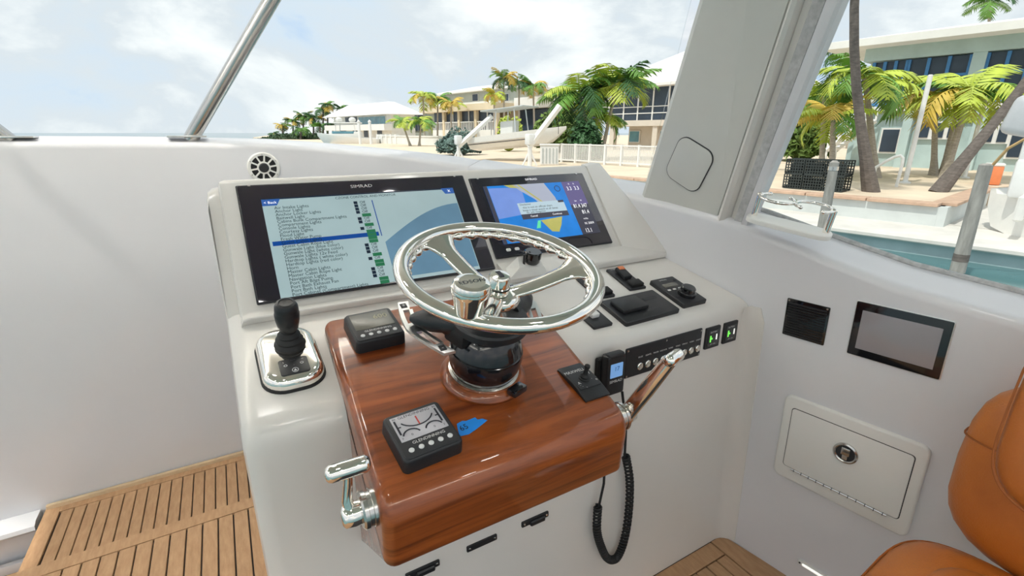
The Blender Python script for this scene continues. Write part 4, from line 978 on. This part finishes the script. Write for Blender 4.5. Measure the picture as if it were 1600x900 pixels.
mb = MB(); mb.rings([[(uL-1, b-1, zE), (uR+2, b-1, zE), (uR+2, b+12, zE), (uL-1, b+12, zE)], [(uL-1, b-1, zE+.18), (uR+2, b-1, zE+.18), (uR+2, b+12, zE+.18), (uL-1, b+12, zE+.18)], [(uL+3.5, b+5, zE+3.0), (uR-1, b+5, zE+3.0), (uR-1, b+6, zE+3.0), (uL+3.5, b+6, zE+3.0)]]); mb.build('roof', 'roof_white', h, smooth=0)
for k in range(3): u = uL+.6+(uR-uL-1.2)*k/2; part('column', 'stucco_beige', h, (u-.2, u+.2, b-.2, b+.2, ZP, zB))
window(h, 985, 204, 1000, 223, b+1.4, m='pane_teal', name='door'); window(h, 1025, 204, 1060, 218, b+1.4, m='pane_teal', nx=2)
# screened porch house
b = 33
h = thing('house', 'long cream house with a dark screened porch behind the lifted boat', 'house', SHM)
uL, uR = uz(676, 176, b)[0], uz(776, 166, b)[0]; zE = uz(740, 173, b)[1]; zR = uz(740, 163, b)[1]; zS = uz(740, 203, b)[1]
part('wall', 'stucco_cream', h, (uL, uR, b+2.5, b+9, ZP-1, zE)); part('base_wall', 'stucco_white', h, (uL, uR, b-.1, b+.2, ZP-1, zS)); part('roof', 'stucco_cream', h, (uL-2, uR+.4, b-.7, b+10, zE, zR))
part('roof_deck', 'roof_white', h, (uL-1.8, uR+.2, b-.5, b+9.8, zR, zR+.2))
part('return_roof', 'roof_white', h, (uR+.4, uR+7, b+2.0, b+10, zE+.1, zR+.5)); part('return_wall', 'screen_dark', h, (uR, uR+6, b+3, b+9, ZP, zE))
s_ = part('screen', 'screen_dark', h, (uL, uR, b+.2, b+.25, zS, zE))
for x in (694, 718, 744, 776): u = uz(x, 185, b)[0]; part('column', 'stucco_cream', h, (u-.22, u+.22, b-.15, b+.25, ZP-1, zE))
for x in (706, 731, 760): u = uz(x, 185, b)[0]; part('screen_post', 'white_paint', s_, (u-.06, u+.06, b+.1, b+.2, zS, zE))
u0 = uL
for k in range(38): u = uL+(uR-uL)*(k+.5)/38; part('baluster', 'white_paint', h, (u-.05, u+.05, b-.02, b+.08, zS-.1, zS+.8))
part('rail', 'white_paint', h, (uL, uR, b-.05, b+.1, zS+.8, zS+.9))
h = thing('house', 'sage upper-storey building with a white hip roof', 'house', SHM); b = 45
uL, uR = uz(694, 150, b)[0], uz(806, 150, b)[0]; zE = uz(740, 144, b)[1]; zb0 = uz(740, 190, b)[1]
part('wall', 'stucco_sage', h, (uL, uR, b, b+8, zb0-3, zE))
mb = MB(); mb.rings([[(uL-.9, b-.9, zE), (uR+.9, b-.9, zE), (uR+.9, b+9, zE), (uL-.9, b+9, zE)], [(uL-.9, b-.9, zE+.25), (uR+.9, b-.9, zE+.25), (uR+.9, b+9, zE+.25), (uL-.9, b+9, zE+.25)], [(uL+3, b+3.6, zE+1.2), (uR-3, b+3.6, zE+1.2), (uR-3, b+4.4, zE+1.2), (uL+3, b+4.4, zE+1.2)]]); mb.build('roof', 'roof_white', h, smooth=0)
window(h, 739, 147, 748, 158, b); window(h, 785, 147, 796, 158, b)
h = thing('house', 'low grey-roofed house left of the sage building', 'house', SHM); b = 43
uL, uR = uz(613, 180, b)[0], uz(668, 178, b)[0]; zE = uz(640, 176, b)[1]
part('wall', 'stucco_sage', h, (uL, uR, b, b+3, ZP, zE)); window(h, 616, 180, 640, 205, b, nx=3); window(h, 644, 180, 664, 205, b, nx=2)
mb = MB(); mb.rings([[(uL-.8, b-.8, zE), (uR+.8, b-.8, zE), (uR+.8, b+4, zE), (uL-.8, b+4, zE)], [(uL+2, b+1.6, zE+1.0), (uR-2, b+1.6, zE+1.0), (uR-2, b+2, zE+1.0), (uL+2, b+2, zE+1.0)]]); mb.build('roof', 'roof_grey', h, smooth=0)
# far white villa
b = 35.5
h = thing('house', 'far white villa with a teal glass upper floor on the shore', 'house', SHM)
uL, uR = uz(522, 190, b)[0], uz(611, 188, b)[0]; zE = uz(570, 181, b)[1]; z1 = uz(570, 195, b)[1]
part('wall', 'stucco_white', h, (uL, uR, b, b+4, ZP-.2, zE)); part('balcony', 'stucco_white', h, (uL-.8, uR+.8, b-1.6, b, z1-.9, z1))
mb = MB(); mb.rings([[(uL-1.6, b-1.6, zE), (uR+1.6, b-1.6, zE), (uR+1.6, b+5, zE), (uL-1.6, b+5, zE)], [(uL+3.5, b+1.5, zE+2.0), (uR-3.5, b+1.5, zE+2.0), (uR-3.5, b+2.5, zE+2.0), (uL+3.5, b+2.5, zE+2.0)]]); mb.build('roof', 'roof_white', h, smooth=0)
window(h, 540, 183, 560, 193, b, nx=2); window(h, 561, 183, 604, 194, b, m='pane_teal', nx=5)
for x0, x1 in ((532, 543), (552, 560), (569, 577), (590, 599)): window(h, x0, 202, x1, 215, b)
gw = thing('garden_wall', 'long white garden wall behind the lime palms', 'wall', SHM); b = 27.5
(u0, zt), (u1, _) = uz(590, 213, b), uz(708, 211, b); part('wall_panel', 'stucco_white', gw, (u0, u1, b, b+.25, ZW, zt)); part('wall_cap', 'stucco_white', gw, (u0, u1, b-.08, b+.33, zt, zt+.12))
for k in range(5): u = u0+(u1-u0)*k/14; part('pillar', 'stucco_white', gw, (u-.2, u+.2, b-.1, b+.35, ZW, zt+.25))

# white fence along the beach
fn = thing('fence', 'white picket fence with a top rail across the sand', 'fence', SHM); b = 15.0
b = 16.2
(u0, zt0), (u1, zt1) = uz(858, 228, b), uz(1060, 224, b); zg = ZP
zt = (zt0+zt1)/2
part('top_rail', 'white_paint', fn, (u0, u1, b-.03, b+.03, zt-.05, zt)); part('bottom_rail', 'white_paint', fn, (u0, u1, b-.02, b+.02, zg+.08, zg+.13))
for k in range(9): u = u0+(u1-u0)*k/8; part('post', 'white_paint', fn, (u-.045, u+.045, b-.045, b+.045, zg, zt+.02))
n_ = 110
pk = bpy.data.meshes.new('picket'); mb = MB(); mb.box((0, 0, (zt-zg)/2-.02), (.028, .012, zt-zg-.06)); pk.from_pydata(mb.v, [], mb.f); pk.materials.append(MATS['white_paint'])
for k in range(n_):
    o = bpy.data.objects.new('picket', pk); COL.objects.link(o); o.parent = fn; o.matrix_local = T(u0+(u1-u0)*(k+.5)/n_, b, zg+.05)

# ---------------------------------------------------------------- boats, davits, posts and clutter ashore
def hull(parent, name, stern, bow, beam, h0, h1, material='hull_white', n=12):
    stern, bow = V(stern), V(bow); ax_ = bow-stern; L_ = ax_.length; ax_.normalize(); sd_ = V((ax_.y, -ax_.x, 0)).normalized(); rs_ = []
    for k in range(n+1):
        t = k/n; w_ = beam/2*(1 if t < .5 else max(.02, 1-((t-.5)/.5)**2.2)); wl = w_*.72*(1-.35*t); sh_ = h0+(h1-h0)*t**1.6; kl = .0 if t < .75 else (h1*.82)*((t-.75)/.25)**1.5
        c = stern+ax_*(L_*t); up = V((0, 0, 1))
        rs_.append([tuple(c+sd_*x+up*z) for x, z in ((-w_, sh_), (-w_*.96, sh_*.6+kl*.4), (-wl, max(kl, .16*h0)), (0, kl), (wl, max(kl, .16*h0)), (w_*.96, sh_*.6+kl*.4), (w_, sh_), (w_*.86, sh_), (w_*.8, sh_-.08), (-w_*.8, sh_-.08), (-w_*.86, sh_))])
    mb = MB(); mb.rings(rs_); return mb.build(name, material, parent, smooth=30), ax_, sd_
dL = 25
bt = thing('lifted_boat', 'white open fishing boat with a light top hanging on the dock lift', 'boat', T(0, 0, 0))
s0, b0 = dep(748, 236, dL), dep(884, 225, dL-2.5)
hl, ax_, sd_ = hull(bt, 'hull', s0, b0, 1.9, .62, .75)
mid = s0.lerp(b0, .38)
for sx_ in (-.6, .6):
    for al in (-.5, .7):
        mb = MB(); mb.tube([mid+ax_*al+sd_*sx_+V((0, 0, .5)), mid+ax_*(al*.8)+sd_*sx_*.85+V((0, 0, 1.72))], .03, 6); mb.build('top_leg', 'alu', bt)
mb = MB(); mb.bbox((0, 0, 0), (2.3, 1.5, .06), .02, 1, m=frame(mid+V((0, 0, 1.75)), ax_, (0, 0, 1), sd_) @ RX(90)); mb.build('hard_top', 'roof_grey', bt)
mb = MB(); mb.bbox((0, 0, 0), (.7, .6, .95), .05, 2, m=frame(mid+V((0, 0, .75)), ax_, V((0, 0, 1)).cross(ax_), (0, 0, 1))); mb.build('centre_console', 'hull_white', bt)
mb = MB(); mb.tube([s0+sd_*.95+V((0, 0, .30)), b0.lerp(s0, .25)+sd_*.92+V((0, 0, .33))], .02, 4); mb.build('rub_stripe', 'charcoal', bt)
def davit(label, bpx, tpx, kpx, d):
    t = thing('davit', label, 'davit', T(0, 0, 0)); b_ = dep(*bpx, d); t_ = dep(*tpx, d); k_ = dep(*kpx, d)
    g_ = V((k_.x, k_.y, ZP))
    mb = MB(); mb.tube([b_, t_], .12, 4); mb.build('boom', 'white_paint', t, smooth=0)
    mb = MB(); mb.bbox((0, 0, 0), (.30, .34, .42), .05, 2, m=T(*(k_+V((0, 0, .15))))); mb.build('gearbox', 'white_paint', t)
    mb = MB(); mb.tube([g_-V((0, 0, .05)), k_], .09, 8); mb.build('pedestal', 'white_paint', t)
    for sx_ in (-1, 1): mb = MB(); mb.tube([g_+RT*(.28*sx_), k_-V((0, 0, .25))], .04, 6); mb.build('brace', 'white_paint', t)
    mb = MB(); mb.tube([t_-(t_-b_)*.03, t_-(t_-b_)*.03-V((0, 0, 1.0))], .012, 4); mb.build('cable', 'charcoal', t)
davit('right white lift davit with its boom raised over the boat', (826, 230), (875, 165), (828, 224), 20)
davit('left white lift davit beside the blue-green bush', (716, 229), (769, 181), (716, 224), 24)
dk_ = thing('dock_box', 'white slatted dock box beside the fence end', 'dock box', T(*V((dep(858, 252, 21).x, dep(858, 252, 21).y, ZP))) @ RZ(-30))
MB().bbox((0, 0, .38), (.74, .5, .76), .02, 1).build('box', 'white_paint', dk_)
MB().bbox((0, 0, .79), (.80, .56, .06), .015, 1).build('lid', 'stucco_white', dk_)
for k in range(5): MB().box((-.28+.14*k, -.258, .36), (.05, .02, .6)).build('slat', 'roof_grey', dk_, smooth=0)
# far motor yacht
fy = thing('motor_yacht', 'white motor boat with a domed top moored before the far villa', 'boat', T(0, 0, 0)); dF = 62
s0, b0 = dep(592, 221, dF), dep(497, 221, dF); s0.z = b0.z = ZW
hull(fy, 'hull', s0, b0, 2.6, 1.25, 1.9)
m0 = s0.lerp(b0, .5); a_ = (b0-s0).normalized(); fm = frame(m0, a_, V((0, 0, 1)).cross(a_), (0, 0, 1))
MB().bbox((.2, 0, 1.6), (3.6, 1.8, .8), .2, 2, m=fm).build('deckhouse', 'hull_white', fy)
MB().bbox((.3, 0, 1.9), (2.6, 1.84, .3), .05, 1, m=fm).build('windscreen', 'pane_teal', fy)
MB().bbox((.0, 0, 3.0), (3.2, 1.9, .14), .05, 1, m=fm).build('hard_top', 'hull_white', fy)
for x in (-1.2, 1.2):
    for y in (-.8, .8): mb = MB(); mb.tube([(x, y, 1.6), (x*.9, y*.95, 3.0)], .05, 6, m=fm); mb.build('top_leg', 'white_paint', fy)
for x in (-.7, .9): MB().sphere((x, 0, 3.35), .42, fm, sq=(1, 1, .75)).build('radar_dome', 'hull_white', fy)
for px, lb in ((563, 'left white mooring post behind the far motor boat'), (580, 'right white mooring post behind the far motor boat')):
    p = dep(px, 222, 58); q = dep(px, 190, 58); t = thing('mooring_post', lb, 'post', T(p.x, p.y, ZW)); MB().lathe([(.16, -.3), (.16, q.z-ZW), (.10, q.z-ZW+.1)], 10).build('post_shaft', 'white_paint', t); MB().lathe([(.20, q.z-ZW-.06), (.20, q.z-ZW), (.04, q.z-ZW+.2)], 10).build('post_cap', 'white_paint', t)
# patio things
for bpx, tpx, bq, lb in (((1414, 285), (1453, 118), 16.3, 'left white flagpole on the patio'), ((1508, 272), (1543, 133), 19.5, 'right white pole on the patio behind the leaning trunk')):
    b_ = onb(*bpx, bq); tt = onb(*tpx, bq); b_.z = ZP; t = thing('pole', lb, 'pole', T(*b_)); tt.x, tt.y = b_.x, b_.y
    MB().lathe([(.055, 0), (.055, tt.z-ZP), (.035, tt.z-ZP+.02)], 12).build('shaft', 'white_paint', t); MB().lathe([(.13, 0), (.13, .03), (.075, .05)], 12).build('foot_plate', 'white_paint', t)
bq = 12.6; (u0, zt), (u1, _) = uz(1229, 247, bq), uz(1327, 247, bq); n_ = 3
for i in range(2):
    for k in range(n_):
        w_ = (u1-u0)/n_; hz = (zt-ZP-.02)/2; x0, z0 = u0+w_*k, ZP+.01+hz*i; tr_ = MB()
        xs_ = [x0+.02+(w_-.04)*q/7 for q in range(8)]
        for x in xs_: tr_.box((x, bq, z0+hz/2), (.022, .022, hz*.94)).box((x, bq+.5, z0+hz/2), (.022, .022, hz*.94)).box((x, bq+.25, z0+hz*.96), (.022, .5, .02))
        for q in range(6): tr_.box((x0+w_/2, bq, z0+hz*(.03+.187*q)), (w_-.04, .024, .022)).box((x0+w_/2, bq+.5, z0+hz*(.03+.187*q)), (w_-.04, .024, .022))
        tr_.box((x0+w_/2, bq+.25, z0+.03), (w_-.06, .48, .04)); tr_.box((x0+w_*.45, bq+.28, z0+hz*.45), (w_*.5, .3, hz*.5)); tr_.v = [tuple(SHM @ V(p)) for p in tr_.v]; tag(tr_.build('wire_trap', 'crate_wire', smooth=0), '%s dark wire trap in the %s row of the stack on the patio edge' % (('left', 'middle', 'right')[k], ('lower', 'upper')[i]), 'trap', 'wire traps')
hr = thing('handrail', 'white curved pool handrail behind the dark palm trunk', 'handrail', T(0, 0, 0)); bq = 15.0
pts = [onb(x, y, bq) for x, y in ((1368, 262), (1384, 252), (1398, 245), (1407, 243), (1411, 247), (1410, 256), (1405, 272))]; pts[-1].z = ZP; pts[0].z = max(ZP+.2, pts[0].z)
mb = MB(); mb.tube(pts, .035, 8); mb.build('rail', 'white_paint', hr)
pp0 = V((pts[0].x, pts[0].y, ZP)); mb = MB(); mb.tube([pp0, pts[0]], .035, 8); mb.build('rail_foot', 'white_paint', hr)
pl = thing('piling', 'weathered timber piling standing in the water before the quay', 'piling', T(0, 0, 0)); bq = 8.75
b_, tt = onb(1500, 408, bq), onb(1541, 258, bq); mb = MB(); d_ = tt-b_; mb.tube([b_-d_*.12, b_, tt, tt+d_.normalized()*.02], [.085, .085, .072, .04], 14); mb.build('post_shaft', 'piling_wood', pl)
mb = MB(); mb.tube([b_+d_*.0, b_+d_*.08], .0865, 14); mb.build('waterline_band', 'trunk', pl)
mb = MB(); mb.tube([tt-d_*.1+V((0, 0, 0)), onb(1575, 232, bq), onb(1600, 218, bq), onb(1640, 205, bq)], .018, 6); mb.build('mooring_line', 'rope', pl)
pl2 = thing('piling', 'grey steel post rising behind the drink holder', 'piling', T(0, 0, 0)); bq = 8.6
b_, tt = onb(1282, 372, bq), onb(1304, 254, bq); mb = MB(); d_ = tt-b_; mb.tube([b_-d_*.3, b_, tt, tt+d_.normalized()*.03], [.075, .075, .065, .03], 14); mb.build('post_shaft', 'piling_wood', pl2)
mb = MB(); mb.tube([tt-d_*.10, tt-d_*.05], .071, 12); mb.build('collar_band', 'steel', pl2)
ob = thing('outboard_motor', 'grey outboard motor raised at the right edge of the window', 'outboard', T(0, 0, 0)); bq = 11.5
c = onb(1606, 182, bq); om = frame(c, -e1v, e2v, (0, 0, 1))
MB().bbox((.04, 0, 0), (.56, .42, .60), .12, 3, m=om @ RY(12)).build('cowling', 'motor_grey', ob)
MB().bbox((.14, 0, -.45), (.20, .20, .5), .05, 2, m=om).build('leg', 'white_paint', ob)
MB().bbox((.20, 0, -.95), (.34, .28, .62), .06, 2, m=om).build('bracket', 'white_paint', ob)
MB().bbox((.10, 0, .42), (.12, .1, .35), .04, 2, m=om).build('tilt_arm', 'white_paint', ob)
wb = thing('moored_skiff', 'white skiff hull stern-on at the right edge of the quay', 'boat', T(0, 0, 0))
s0, b0 = onb(1612, 290, 11.4), onb(1740, 290, 12.2); s0.z = ZC-.05; b0.z = ZC-.05; hull(wb, 'hull', s0, b0, 1.5, .75, .9)
MB().bbox((0, 0, 0), (.12, 1.2, .4), .03, 1, m=frame(s0+V((0, 0, .55)), -e1v, e2v, (0, 0, 1))).build('transom', 'hull_white', wb)
for px, py, s_, lb in ((1554, 262, .34, 'orange cooler on the patio right of the timber piling top'),):
    p = onb(px, py, 17.5); p.z = ZP; t = thing('cooler', lb, 'cooler', T(*p) @ RZ(20)); MB().bbox((0, 0, .24), (.4, .34, .46), .03, 2).build('body', 'orange_key', t); MB().bbox((0, 0, .50), (.42, .36, .07), .02, 1).build('lid', 'white_paint', t)
